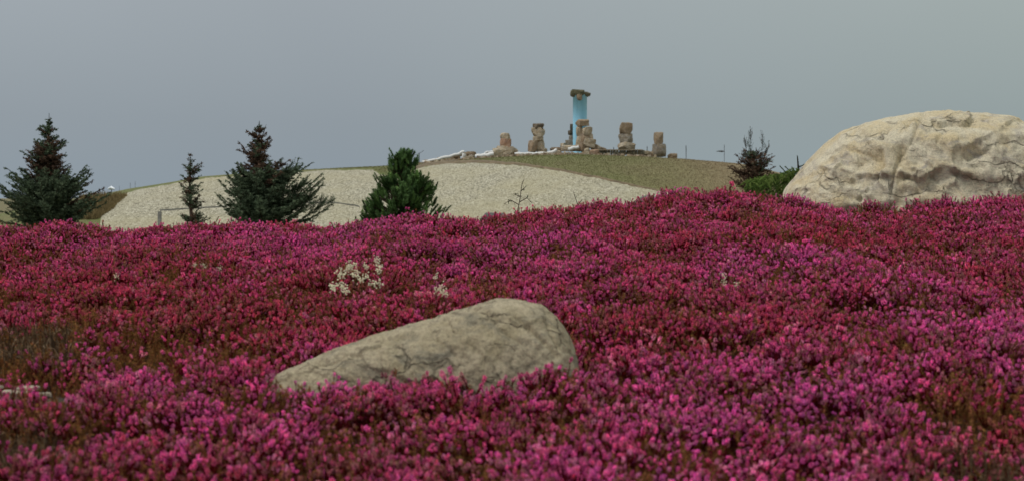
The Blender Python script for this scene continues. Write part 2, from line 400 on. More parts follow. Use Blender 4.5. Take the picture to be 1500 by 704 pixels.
# ------------------------------------------------------------------ boulders
def boulder(outline, base_y, Y0, depth, relief, mat, name, nu=300, nv=260, amp=.02, nscale=3., box=.8, seed=0.):
    ox = np.array([p[0] for p in outline], float); oy = np.array([p[1] for p in outline], float)
    u = np.linspace(0, 1, nu); u = .5-.5*np.cos(u*np.pi)*(.35)-.5*(1-2*u)*.65
    xs = ox[0]+(ox[-1]-ox[0])*u
    T = (base_y-np.interp(xs, ox, oy))/FP*Y0
    ker = np.hanning(9); ker /= ker.sum(); T = np.convolve(np.pad(T, 4, 'edge'), ker, 'valid')
    T[0] = T[-1] = .002
    D = depth*(np.clip(T/T.max(), 0, 1)**.5)
    ph = np.linspace(0, 2*np.pi, nv, endpoint=False)
    c = np.sign(np.cos(ph))*np.abs(np.cos(ph))**box; s = np.sign(np.sin(ph))*np.abs(np.sin(ph))**box
    s = np.where(s < 0, s*.35, s)
    X = np.broadcast_to(PX(xs, Y0)[:, None], (nu, nv)); Yv = Y0-D[:, None]*c[None]; Z = PZ(base_y, Y0)+T[:, None]*s[None]
    V = np.stack([X, Yv, Z], -1)
    du = np.gradient(V, axis=0); dv = (np.roll(V, -1, 1)-np.roll(V, 1, 1))
    n = np.cross(du, dv); n /= np.linalg.norm(n, axis=-1)[..., None]+1e-9
    ctr = np.array([X.mean(), Y0, PZ(base_y, Y0)]); sgn = np.sign(((V-ctr)*n).sum(-1).mean()); n *= sgn
    q = V.reshape(-1, 3)
    d = amp*(.75*fbm(q*nscale+seed, 3)+.5*fbm(q*nscale*2.5+seed+9, 4, .55, True)-.25+.07*fbm(q*nscale*9+seed, 4, .6))
    px = 750+V[..., 0]/V[..., 1]*FP; py = HZ-(V[..., 2]-E)/V[..., 1]*FP
    front = np.clip(-n[..., 1]*2.2, 0, 1)
    d = d.reshape(nu, nv)*np.sin(np.clip(u, .01, .99)*np.pi)[:, None]**.3+relief(px, py)*front
    V = V+n*d[..., None]
    o = link(name, make_mesh(name, V.reshape(-1, 3), grid_faces(nu, nv, True) if sgn < 0 else grid_faces(nu, nv, True)[:, ::-1], mat))
    return o, (PX(xs, Y0), D)
def dseg(px, py, pts):
    d = np.full(px.shape, 1e9)
    for (a, b), (c, e) in zip(pts[:-1], pts[1:]):
        t = np.clip(((px-a)*(c-a)+(py-b)*(e-b))/((c-a)**2+(e-b)**2), 0, 1)
        d = np.minimum(d, np.hypot(px-a-t*(c-a), py-b-t*(e-b)))
    return d
def wob(px, py, s, z): return n2(px, py, s, z, 3)
def facets(px, py, cell, seed, amp, slope, ang=0., crk=0.):
    rg = np.random.default_rng(seed); a, b = px*math.cos(ang)+py*math.sin(ang), -px*math.sin(ang)+py*math.cos(ang)
    a = a+cell*.5*n2(px, py, 1.1/cell, seed, 2); b = (b+cell*.5*n2(px, py, 1.1/cell, seed+9, 2))*1.6
    i0, j0 = np.floor(a/cell).astype(int), np.floor(b/cell).astype(int); best = np.full(px.shape, 1e9); sec = best.copy(); h1 = 0*px; h2 = 0*px
    tab = rg.uniform(-1, 1, (97, 5))
    for di in (-1, 0, 1):
        for dj in (-1, 0, 1):
            k = ((i0+di)*31+(j0+dj)*57) % 97; cx = (i0+di+.5+.45*tab[k, 0])*cell; cy = (j0+dj+.5+.45*tab[k, 1])*cell
            d = np.hypot(a-cx, b-cy); h = amp*tab[k, 2]+slope*(tab[k, 3]*(a-cx)+tab[k, 4]*(b-cy))/cell
            n1 = d < best; n2_ = (~n1) & (d < sec)
            sec = np.where(n1, best, np.where(n2_, d, sec)); h2 = np.where(n1, h1, np.where(n2_, h, h2)); best = np.where(n1, d, best); h1 = np.where(n1, h, h1)
    wgt = .5+.5*np.clip((sec-best)/(cell*.035), 0, 1); cm = np.clip(n2(px, py, .9/cell, seed+3., 2)*2.2-.1, 0, 1)
    return h1*wgt+h2*(1-wgt)-cm*crk*np.exp(-((sec-best)/1.6)**2)
def relief_big(px, py):
    wx = px+7*wob(px, py, .03, 1.); wy = py+9*wob(px, py, .03, 2.)
    r = 0*px
    r -= .020*np.exp(-(dseg(wx, wy, [(1354, 166), (1338, 205), (1320, 226), (1308, 256), (1306, 285)])/2.2)**2)
    r -= .03*np.exp(-(dseg(wx, wy, [(1318, 220), (1318, 232)])/7)**2)
    led = np.interp(wx, [1130, 1195, 1240, 1300, 1350, 1390, 1430, 1470, 1560], [262, 246, 247, 257, 259, 250, 262, 266, 250])
    dy = wy-led
    wt = (np.exp(-((px-1385)/50.)**2)*.65+.38)*np.clip(.8+1.6*n2(px, py, .035, 5.), .1, 1.6)
    st_ = .5+.5*np.tanh(dy/1.0); r += st_*(-.058*wt*np.exp(-np.abs(dy)/24.))+(1-st_)*.022*wt*np.exp(-np.abs(dy)/10.)
    r += facets(px, py, 66., 5, .010, .036, -.5, .022)+facets(px, py, 29., 6, .004, .015, .4, .012)+.010*n2(px*.6+py*.5, py*1.6-px*.25, .03, 31., 2)
    for cx, cy, sx, sy, a in ((1225, 232, 26, 13, .035), (1262, 236, 16, 12, .030), (1238, 262, 34, 9, .025), (1430, 222, 22, 12, .03), (1300, 190, 22, 9, .018), (1385, 205, 34, 16, -.02), (1290, 215, 18, 8, -.02)):
        r -= a*np.exp(-((wx-cx)/sx)**2-((wy-cy)/sy)**2)
    for pts, a, wd in (([(1262, 200), (1292, 202)], .016, 2.2), ([(1245, 215), (1290, 232)], .014, 2.), ([(1386, 190), (1370, 212)], .014, 2.2), ([(1420, 228), (1450, 216)], .016, 2.5), ([(1400, 240), (1440, 246)], .012, 2), ([(1315, 244), (1345, 240), (1358, 234)], .012, 2.), ([(1200, 225), (1165, 270)], .012, 3)):
        r -= a*np.exp(-(dseg(wx, wy, pts)/wd)**2)
    return r
big_out = [(1134, 335), (1140, 318), (1143, 303), (1158, 272), (1173, 254), (1192, 230), (1211, 210), (1232, 194), (1259, 184), (1292, 174), (1340, 165), (1380, 163), (1440, 165), (1480, 172), (1500, 181), (1540, 202), (1580, 240), (1600, 285), (1612, 335)]
bo, big_fp = boulder(big_out, 338, 9.5, .55, relief_big, MT['boulder'], 'boulder', amp=.024, nscale=3.2, box=.78, seed=3.)
tag(bo, 'large pale cream limestone boulder with a diagonal crack at the right edge', 'boulder')
def relief_slab(px, py):
    wx = px+5*wob(px, py, .03, 6.); wy = py+4*wob(px, py, .04, 7.)
    r = 0*px
    r += np.where(wy-np.interp(wx, [400, 480, 560], [560, 528, 505]) > 0, -.004, .003)*(wx < 560)
    for pts, a, wd in (([(430, 545), (500, 520)], .006, 3), ([(640, 498), (668, 520)], .004, 2), ([(755, 465), (800, 500)], .007, 2.5), ([(775, 475), (815, 520)], .007, 3), ([(730, 480), (770, 505)], .005, 2.5), ([(800, 468), (818, 510)], .006, 2.5)):
        r -= a*np.exp(-(dseg(wx, wy, pts)/wd)**2)
    r += facets(px, py, 110., 15, .002, .008, .3, .004)+facets(px, py, 38., 16, .0008, .0040, .7, .004)
    e_ = np.clip((px-700)/80., 0, 1); r -= .0045*e_*np.abs(n2(px*.8+py*.5, (py-px*.75)*3., .02, 71., 3))
    return r*1.25
slab_out = [(384, 566), (394, 552), (415, 543), (450, 527), (500, 508), (560, 488), (600, 475), (640, 466), (665, 456), (700, 445), (730, 440), (762, 440), (792, 447), (815, 463), (831, 487), (843, 514), (852, 566)]
sl, slab_fp = boulder(slab_out, 592, 4.28, .21, relief_slab, MT['slab'], 'rock', amp=.016, nscale=7., box=.88, seed=11.)
tag(sl, 'low grey brown rock lying in the heather in the foreground', 'rock')

# ------------------------------------------------------------------ heather: sprig shapes
def octa(c, d, ln, wd, sd_):
    """pointed bell, 4 sided; c base, d direction"""
    d = d/np.linalg.norm(d); a = np.cross(d, [0.3, .2, .9]); a /= np.linalg.norm(a); b = np.cross(d, a)
    m = c+d*ln*.5
    V = [c]+[m+wd*(math.cos(t)*a+math.sin(t)*b) for t in (sd_, sd_+1.57, sd_+3.14, sd_+4.71)]+[c+d*ln]
    F = [(0, 2, 1), (0, 3, 2), (0, 4, 3), (0, 1, 4), (5, 1, 2), (5, 2, 3), (5, 3, 4), (5, 4, 1)]
    return V, F
def stem_tris(acc, p0, p1, r, col):
    V, F = tube([p0, (p0+p1)/2, p1], r, 3, False); acc.add(V, tri_fix(F), col)
def leafy(acc, ax, t0, t1, n, ln, rg, cols):
    for i in range(n):
        t = rg.uniform(t0, t1); p = ax(t); a = rg.uniform(0, 6.28)
        d = np.array([math.cos(a), math.sin(a), rg.uniform(.3, 1.1)]); d /= np.linalg.norm(d)
        s = np.cross(d, [0, 0, 1.]); s /= np.linalg.norm(s)+1e-6
        L_ = ln*rg.uniform(.7, 1.2); w_ = .0011
        c = np.array(cols[rg.integers(len(cols))])
        acc.add([p-s*w_, p+s*w_, p+d*L_], [(0, 1, 2)], c)
GREENS = [(.125, .110, .028), (.185, .105, .042), (.105, .070, .026), (.21, .095, .050)]
def bloom_sprig(i, white=False):
    rg = np.random.default_rng(50+i); pet = Acc(); lf = Acc()
    for sidx in range(6):
        L_ = rg.uniform(.052, .092) if sidx else .090; a_ = rg.uniform(0, 6.28); sprd = rg.uniform(.010, .032)*(sidx > 0)+.003
        cx, cy = sprd*math.cos(a_), sprd*math.sin(a_)
        ax = lambda t: np.array([cx*t, cy*t, L_*t*(1-.1*t*t)])
        for k in range(4): stem_tris(lf, ax(k/4.), ax((k+1)/4.), .0008, (.11, .055, .035))
        leafy(lf, ax, .15, .88, 24, .009, rg, GREENS)
        t = 1-rg.uniform(.008, .017)/L_; t0 = t; pale = rg.uniform(.88, 1.15)
        while t < 1.0:
            q = (t-t0)/(1-t0); rr = .0026*(.75+.35*math.sin(q*3.14)-.25*q)
            for k in range(4):
                a = a_+k*1.57+t*90+rg.normal(0, .3); el = rg.uniform(-.3, .55)+.5*q
                d = np.array([math.cos(a), math.sin(a), el])
                c = ax(t)+np.array([math.cos(a), math.sin(a), 0])*.0008
                V, F = octa(c, d, rr*rg.uniform(1.3, 1.8), rr*rg.uniform(.50, .66), rg.uniform(0, 1.5))
                v = rg.uniform(.85, 1.30)*pale
                pet.add(V, F, (v, v*rg.uniform(1.0, 2.2), v*rg.uniform(.95, 1.3)) if not white else (v*.2+.8,)*3)
            t += .0031/L_
    return pet, lf
def green_sprig(i):
    rg = np.random.default_rng(90+i); L_ = rg.uniform(.07, .10); cx, cy = rg.normal(0, .014, 2)
    ax = lambda t: np.array([cx*t*t, cy*t*t, L_*t]); lf = Acc()
    for k in range(4): stem_tris(lf, ax(k/4.), ax((k+1)/4.), .0009, (.10, .055, .035))
    leafy(lf, ax, .15, 1., 95, .009, rg, GREENS)
    return lf
src = bpy.data.collections.new('heather_shapes')      # shapes only, not part of the scene
def add_src(nm, parts):
    V = []; F = []; T = []; MI = []; n = 0
    mats = []
    for k, (acc, mat) in enumerate(parts):
        v = np.concatenate(acc.V); f = np.concatenate(acc.F); V.append(v); F.append(f+n); T.append(np.concatenate(acc.T)); MI += [k]*len(f); n += len(v); mats.append(mat)
    me = make_mesh(nm, np.concatenate(V), np.concatenate(F), None, np.concatenate(T), smooth=False)
    for m in mats: me.materials.append(m)
    me.polygons.foreach_set('material_index', np.array(MI, np.int32))
    o = bpy.data.objects.new(nm, me); src.objects.link(o)
NB, NG = 10, 5
for i in range(NB):
    p_, l_ = bloom_sprig(i); add_src('a_bloom_sprig_%02d' % i, [(p_, MT['petal']), (l_, MT['leaf'])])
for i in range(NG):
    add_src('b_leaf_sprig_%02d' % i, [(green_sprig(i), MT['leaf'])])

# ------------------------------------------------------------------ heather: where it grows
def fieldXY(x, y):
    """world point of the heather surface seen at image point"""
    Ys = np.linspace(2, 9.2, 300); Xs = (x-750)/FP*Ys; d = field_top(Xs, Ys)-(E+(HZ-y)/FP*Ys)
    k = int(np.argmax(d > 0)) if (d > 0).any() else 299
    return Xs[k], Ys[k]
A_y0, A_y1 = 1.7, 10.6
DENS = 3300
pts = []
for y0 in np.arange(A_y0, A_y1, .1):
    hw = .315*y0+1.35; n = int(DENS*.1*2*hw*(1 if y0 > 2.5 else .5))
    pts.append(np.stack([rng.uniform(-hw, hw, n), rng.uniform(y0, y0+.1, n)], 1))
pts = np.concatenate(pts)
X, Y = pts[:, 0], pts[:, 1]
def inside(X, Y, fp, Y0, shrink):
    D = np.interp(X, fp[0], fp[1], left=0, right=0); return np.abs(Y-Y0) < D-shrink
ok = ~inside(X, Y, big_fp, 9.5, .02) & ~inside(X, Y, slab_fp, 4.28, .02)
X, Y = X[ok], Y[ok]
# plant cushions
sp = .33; cxs, cys = np.meshgrid(np.arange(-5.5, 5.5, sp), np.arange(1.2, 11.2, sp*.9), indexing='ij')
seeds = np.stack([cxs.ravel(), cys.ravel()], 1)+rng.normal(0, sp*.28, (cxs.size, 2))
qx = X+.07*n2(X, Y, 3.5, 1.7); qy = Y+.07*n2(X, Y, 3.5, 9.7)
d1 = np.empty(len(X)); d2 = np.empty(len(X)); idx = np.empty(len(X), int)
for s0 in range(0, len(X), 8000):
    s1 = min(s0+8000, len(X)); D = np.hypot(qx[s0:s1, None]-seeds[None, :, 0], qy[s0:s1, None]-seeds[None, :, 1])
    k = np.argpartition(D, 1, axis=1)[:, :2]; dd = np.take_along_axis(D, k, 1); o_ = dd.argsort(1)
    dd = np.take_along_axis(dd, o_, 1); k = np.take_along_axis(k, o_, 1)
    d1[s0:s1] = dd[:, 0]; d2[s0:s1] = dd[:, 1]; idx[s0:s1] = k[:, 0]
edge = np.clip((d2-d1)/.14, 0, 1)
seed_h = rng.normal(0, .012, len(seeds)); seed_p = rng.uniform(-.22, .22, len(seeds)); seed_b = rng.uniform(-.15, .12, len(seeds))
mound = .042*np.sqrt(edge)-.036+seed_h[idx]+.024*n2(X, Y, 7., 4.4)
def blobs(X, Y, lst):
    v = 0*X
    for x, y, rx, ry, a in lst:
        wx, wy = fieldXY(x, y); _, wy2 = fieldXY(x, min(y+ry, 740)); _, wy1 = fieldXY(x, max(y-ry, 330))
        sy = max((wy1-wy2)/2, .06); sxm = rx/FP*wy
        v = v+a*np.exp(-((X-wx)/sxm)**2-((Y-wy)/sy)**2)
    return v
pink = .40+.45*n2(X, Y, .8, 12.)+.25*n2(X, Y, 2.6, 13.)+seed_p[idx]+blobs(X, Y, [
    (800, 350, 90, 30, .5), (450, 350, 120, 22, .4), (1120, 390, 110, 40, .5), (1370, 450, 150, 45, .55), (1180, 570, 200, 60, .5), (640, 475, 70, 22, .5), (330, 600, 260, 70, .45), (1100, 670, 200, 50, .4), (700, 680, 200, 40, .3),
    (970, 360, 80, 35, -.45), (1200, 340, 150, 18, -.45), (180, 420, 220, 45, -.45), (520, 440, 200, 45, -.5), (1450, 590, 90, 60, -.5), (1450, 340, 60, 25, -.3), (980, 480, 60, 60, -.3), (300, 480, 150, 30, -.25), (1320, 640, 80, 40, -.3)])
pink = np.clip(pink, 0, 1)
bloom = .76+1.5*seed_b[idx]+.42*n2(X, Y, 2.2, 21.)+.22*n2(X, Y, 6., 22.)+blobs(X, Y, [
    (45, 490, 70, 26, -1.0), (20, 520, 65, 20, -.9), (20, 640, 60, 35, -.5), (260, 510, 130, 22, -.45), (860, 430, 60, 16, -.25), (770, 350, 22, 9, -.6), (840, 338, 30, 8, -.4), (1135, 388, 35, 12, -.7), (1290, 415, 40, 10, -.5), (1380, 360, 25, 10, -.4),
    (1440, 600, 90, 45, -.28), (1430, 690, 110, 30, -.5), (690, 655, 40, 18, -.6), (720, 630, 60, 8, -.4), (1075, 640, 50, 12, -.6), (1070, 530, 30, 12, -.3), (400, 580, 30, 14, -.7), (10, 430, 22, 14, -.5), (200, 500, 90, 25, -.35), (950, 450, 60, 20, -.3), (440, 430, 120, 14, -.25), (560, 610, 90, 12, -.25), (1290, 500, 60, 12, -.25)])
hole = blobs(X, Y, [(770, 350, 20, 7, 1), (1135, 388, 28, 8, 1), (1290, 415, 40, 7, .8), (690, 652, 30, 12, 1), (1075, 642, 45, 8, 1), (400, 582, 22, 10, .8), (840, 338, 20, 6, .6), (1060, 532, 25, 7, .6), (1440, 640, 40, 12, .8)])
hollow = np.exp(-(((X+1.25)/.20)**4+((Y-4.12)/.15)**4))
keep = (hollow < .4) | (rng.uniform(0, 1, len(X)) < .06)
bare = blobs(X, Y, [(1470, 696, 60, 10, 1)]); keep &= rng.uniform(0, 1, len(X)) > bare*.8
isb = rng.uniform(0, 1, len(X)) < np.clip(bloom, .03, .95)*(.40+.60*edge)*.68*np.clip(1.05+1.5*n2(X, Y, 9., 33.), .2, 1.2)
ZT = field_top(X, Y)+mound-.04*hole
scale = rng.uniform(.72, 1.18, len(X))*(1+.5*(rng.uniform(0, 1, len(X)) > .97)*rng.uniform(.3, 1, len(X)))
low = rng.uniform(0, 1, len(X))
zz = np.where(isb, ZT-.062-.022*low, ZT-.074-.02*low)
scale = np.where(isb, scale, scale*.9)
var = np.where(isb, rng.integers(0, NB, len(X)), NB+rng.integers(0, NG, len(X)))
rot = np.stack([rng.normal(0, .46, len(X)), rng.normal(0, .46, len(X)), rng.uniform(0, 6.28, len(X))], 1)
PINK = np.array([.86, .125, .50]); CRIM = np.array([.68, .070, .175]); MAU = np.array([.80, .28, .48])
pk = np.clip(pink+rng.normal(0, .22, len(X)), 0, 1)[:, None]
tb = CRIM*(1-pk)+PINK*pk
mau = (rng.uniform(0, 1, (len(X), 1)) < .12); tb = np.where(mau, tb*.5+MAU*.5, tb)
fade = (rng.uniform(0, 1, (len(X), 1)) < .16+.16*(1-pk)); tb = np.where(fade, tb*.35+np.array([.27, .105, .065])*.65, tb)
vv = rng.uniform(.80, 1.26, (len(X), 1)); tb = tb*vv
tg = np.ones((len(X), 3))*rng.uniform(.9, 1.8, (len(X), 1))*np.array([1.2, .95, .9])
itint = np.where(isb[:, None], tb, tg)
K = keep
me = bpy.data.meshes.new('heather'); n = int(K.sum()); me.vertices.add(n)
me.vertices.foreach_set('co', np.stack([X, Y, zz], 1)[K].astype(np.float32).ravel())
def addattr(nm, typ, arr, key):
    a = me.attributes.new(nm, typ, 'POINT'); a.data.foreach_set(key, np.ascontiguousarray(arr).ravel())
addattr('rot', 'FLOAT_VECTOR', rot[K].astype(np.float32), 'vector')
addattr('siz', 'FLOAT', scale[K].astype(np.float32), 'value')
addattr('var', 'INT', var[K].astype(np.int32), 'value')
it4 = np.ones((n, 4), np.float32); it4[:, :3] = itint[K]
addattr('itint', 'FLOAT_COLOR', it4, 'color')
heather = link('heather', me)
tag(heather, 'dense bed of magenta and crimson flowering heather filling the foreground slope', 'heather', kind='stuff')
ng = bpy.data.node_groups.new('scatter_sprigs', 'GeometryNodeTree')
ng.interface.new_socket('Geometry', in_out='INPUT', socket_type='NodeSocketGeometry')
ng.interface.new_socket('Geometry', in_out='OUTPUT', socket_type='NodeSocketGeometry')
gi = ng.nodes.new('NodeGroupInput'); go = ng.nodes.new('NodeGroupOutput'); ip = ng.nodes.new('GeometryNodeInstanceOnPoints')
ci = ng.nodes.new('GeometryNodeCollectionInfo'); ci.inputs['Collection'].default_value = src
ci.inputs['Separate Children'].default_value = True; ci.inputs['Reset Children'].default_value = True
def gattr(nm, ty):
    a = ng.nodes.new('GeometryNodeInputNamedAttribute'); a.data_type = ty; a.inputs[0].default_value = nm; return a.outputs[0]
e2r = ng.nodes.new('FunctionNodeEulerToRotation')
L = ng.links.new
L(gi.outputs[0], ip.inputs['Points']); L(ci.outputs[0], ip.inputs['Instance']); ip.inputs['Pick Instance'].default_value = True
L(gattr('var', 'INT'), ip.inputs['Instance Index']); L(gattr('rot', 'FLOAT_VECTOR'), e2r.inputs[0]); L(e2r.outputs[0], ip.inputs['Rotation'])
L(gattr('siz', 'FLOAT'), ip.inputs['Scale']); L(ip.outputs[0], go.inputs[0])
md = heather.modifiers.new('scatter', 'NODES'); md.node_group = ng

# ------------------------------------------------------------------ conifers
SPR = [np.array(c) for c in ((.090, .125, .076), (.130, .170, .105), (.058, .082, .050))]
BRN = [np.array(c) for c in ((.110, .070, .050), (.075, .052, .038), (.14, .088, .06))]
def shoot(acc, p0, p1, nl, dens, pal, wid=.006, fwd=.6, rg=rng):
    d = p1-p0; L_ = np.linalg.norm(d); d = d/L_; n = max(5, int(L_*dens))
    a = np.cross(d, [.2, .3, .91]); a /= np.linalg.norm(a); b = np.cross(d, a)
    t = rg.uniform(0, 1, n); th = rg.uniform(0, 6.28, n)
    rad = np.cos(th)[:, None]*a+np.sin(th)[:, None]*b
    base = p0+(p1-p0)*t[:, None]; tip = base+(rad+d*fwd)*nl*rg.uniform(.7, 1.2, n)[:, None]*(1-.35*t[:, None])
    s = np.cross(rad, d)*wid
    V = np.stack([base-s, base+s, tip], 1).reshape(-1, 3)
    c = pal[rg.integers(len(pal))]*rg.uniform(.75, 1.3)
    acc.add(V, np.arange(3*n).reshape(-1, 3), c)
def conifer(kind, label, cat, Y0, xp, ytop, ybase, prof, brown, seed, levels, needle=.034, dens=300, wid=.0055, lift=.25, group=None, extra=None, leaders=None, pal=None, twl=.30, lean=0, nbr=(9, 14), bush=1.):
    """prof(f): branch length in image pixels at height fraction f (0 base, 1 top), returned for (left,right)"""
    rg = np.random.default_rng(seed); m = Y0/FP
    gz = float(ground_z(np.array([PX(xp, Y0)]), np.array([Y0]))[0])
    base = np.array([PX(xp, Y0), Y0, gz]); H = PZ(ytop, Y0)-gz; zb = PZ(ybase, Y0)-gz
    root = empty(kind, base, label, cat, group)
    tr = Acc(); cr_ = Acc(); pal = pal or SPR
    pts_ = np.array([[0, 0, -.05], [.01*H, 0, H*.35], [-.006*H, 0, H*.7], [0, 0, H]]); pts_[:, 0] += np.array([0, .3, .7, 1])*lean
    V, F = tube(pts_, [.022*H+.008, .016*H+.006, .010*H+.003, .003], 8); tr.add(V, tri_fix(F))
    tk = lambda z: np.array([np.interp(z, pts_[:, 2], pts_[:, 0]), 0, z])
    zlist = zb+(H-zb)*np.linspace(0, .97, levels)+rg.normal(0, .012*H, levels)
    for z in zlist:
        f = np.clip((z-zb)/(H-zb), 0, 1)
        lp, rp = prof(f)
        for k in range(rg.integers(nbr[0], nbr[1])):
            az = rg.uniform(0, 6.28); cxn = math.cos(az); ln = ((lp+rp)/2+(rp-lp)/2*cxn)*m*rg.uniform(.5, 1.15)*1.1*(1+.13*math.sin(az*2+z*9+seed)*math.sin(z*17+seed*2))
            if ln < .02: continue
            up = lift+.5*f+rg.normal(0, .13)+(1-f)**2*rg.uniform(-.2, .9)*bush
            d = np.array([cxn, math.sin(az), 0]); side = np.array([-d[1], d[0], 0]); p = tk(z)
            nseg = max(3, int(ln/.06)); axis = []
            for j in range(nseg+1):
                t = j/nseg; axis.append(p+d*ln*t*math.cos(up*.6)+np.array([0, 0, 1])*ln*(up*t*.55+.30*t*t-.18*t))
            axis = np.array(axis); axis[1:] += np.cumsum(rg.normal(0, .013, (nseg, 3)), 0)
            V, F = tube(axis, np.linspace(.008, .003, nseg+1)*(.5+ln), 4, False); cr_.add(V, tri_fix(F), (.06, .042, .03))
            br = brown(f, rg)
            pl = BRN if br else pal
            for j in range(nseg):
                if j >= nseg*.25 or ln < .25: shoot(cr_, axis[j], axis[j+1], needle, dens, pl, wid, rg=rg)
                t = j/nseg
                if ln > .12:
                    for sg in (-1, 1):
                        tl = max(.07, min(twl*ln, .20)*(1.2-t)*rg.uniform(.6, 1.2))
                        dd = d*.7+side*sg*.75+np.array([0, 0, rg.uniform(-.35, .75)])
                        q0 = axis[j]+(axis[j+1]-axis[j])*rg.uniform(); q1 = q0+dd/np.linalg.norm(dd)*tl
                        shoot(cr_, q0, q1, needle, dens, pl, wid, rg=rg)
                        if tl > .09:
                            for s2 in (-1, 1):
                                qq = (q0+q1)/2; d3 = dd/np.linalg.norm(dd)+np.cross(dd, [0, 0, 1])*s2*.7+np.array([0, 0, .15]); shoot(cr_, qq, qq+d3/np.linalg.norm(d3)*tl*.5, needle, dens, pl, wid, rg=rg)
    # leader
    for l in (leaders or [(0, 1.0)]):
        a = tk(H*.86)+np.array([l[0]*m*.3, 0, 0]); b = np.array([l[0]*m+lean, 0, H*l[1]])
        V, F = tube([a, (a+b)/2, b], [.008, .006, .003], 4, False); cr_.add(V, tri_fix(F), (.05, .035, .025))
        shoot(cr_, a, b, needle*.8, dens*.45, pal, wid, rg=rg)
        for k in range(9):
            t = rg.uniform(0, .9); q = a+(b-a)*t; az = rg.uniform(0, 6.28); ll = rg.uniform(2, 6)*m*(1.15-t)
            shoot(cr_, q, q+np.array([math.cos(az), math.sin(az), .9])*ll, needle*.7, dens*.8, pal, wid, rg=rg)
    if extra: extra(cr_, rg, base, m)
    link('trunk', tr.mesh('trunk', MT['bark']), root); link('crown', cr_.mesh('crown', MT['needle'], False), root)
    return root
def pf(tbl):
    f, l, r = zip(*tbl); return lambda x: (np.interp(x, f, l), np.interp(x, f, r))
conifer('spruce_tree', 'tall spruce with wide blue green skirt at the left edge', 'spruce tree', 33, 72, 166, 338,
        pf([(0, 84, 78), (.12, 80, 76), (.25, 74, 66), (.34, 50, 50), (.42, 32, 30), (.52, 34, 27), (.60, 36, 31), (.68, 20, 28), (.76, 11, 13), (.84, 12, 11), (.89, 5, 5), (.93, 2, 2), (1, 0, 0)]),
        lambda f, rg: rg.uniform() < (0.75 if .38 < f < .68 else .05), 1, 34, lift=.30)
conifer('spruce_tree', 'small sparse young spruce standing before the pale gravel slope', 'spruce tree', 33, 279, 226, 335,
        pf([(0, 20, 22), (.25, 20, 22), (.4, 17, 19), (.55, 12, 12), (.68, 13, 14), (.76, 18, 20), (.84, 4, 6), (1, 2, 2)]),
        lambda f, rg: rg.uniform() < .45, 2, 17, lift=.45, dens=200, nbr=(6, 10), bush=.3)
def low_branches(acc, rg, base, m):
    for (x, y, L_) in ((448, 300, .5), (470, 305, .45), (420, 255, .35), (434, 278, .35)):
        p = P(x, y, 32.6)-base
        for k in range(9):
            q0 = p+rg.normal(0, .07, 3)-np.array([.22, 0, .12]); q1 = p+np.array([.15, 0, .12])+rg.normal(0, .07, 3)
            shoot(acc, q0, q1, .03, 260, SPR, .004, rg=rg)
            for j in range(14):
                q = q0+(q1-q0)*rg.uniform(.1, 1); shoot(acc, q, q+np.array([rg.uniform(.02, .12), rg.normal(0, .05), rg.uniform(.03, .14)]), .028, 260, SPR, .004, rg=rg)
conifer('spruce_tree', 'broad spruce with brown needles on its narrow upper crown', 'spruce tree', 32.5, 380, 177, 338,
        pf([(0, 62, 100), (.10, 60, 92), (.18, 60, 70), (.30, 54, 60), (.42, 40, 56), (.50, 34, 44), (.56, 25, 24), (.64, 30, 18), (.70, 18, 15), (.78, 8, 14), (.86, 14, 14), (.91, 6, 7), (.95, 2, 2), (1, 0, 0)]),
        lambda f, rg: rg.uniform() < (.85 if .48 < f < .9 else .04), 3, 30, lift=.34, extra=low_branches, leaders=[(0, 1.0), (10, .97), (-6, .95)])
conifer('spruce_tree', 'small brown spruce with two thin leaders near the pale boulder', 'spruce tree', 24, 1103, 222, 290,
        pf([(0, 26, 28), (.3, 30, 30), (.6, 27, 29), (.75, 23, 27), (.85, 12, 14), (1, 5, 5)]),
        lambda f, rg: rg.uniform() < .85, 4, 15, needle=.022, lift=.35, dens=330, wid=.0035,
        extra=lambda acc, rg, base, m: [(lambda a, b: (shoot(acc, a, b, .016, 330, [SPR[2], BRN[1]], .003, rg=rg), [shoot(acc, a+(b-a)*t, a+(b-a)*t+np.array([rg.choice([-1, 1])*rg.uniform(.4, 1)*(1.1-t), rg.normal(0, .5), 1.2])*m*9, .014, 330, [SPR[2], BRN[1]], .003, rg=rg) for t in rg.uniform(0, .9, 26)]))(P(x0, y0, 24)-base, P(x1, y1, 24)-base) for x0, y0, x1, y1 in ((1098, 240, 1100, 190), (1115, 240, 1117, 197), (1112, 245, 1128, 213), (1094, 245, 1092, 205))])
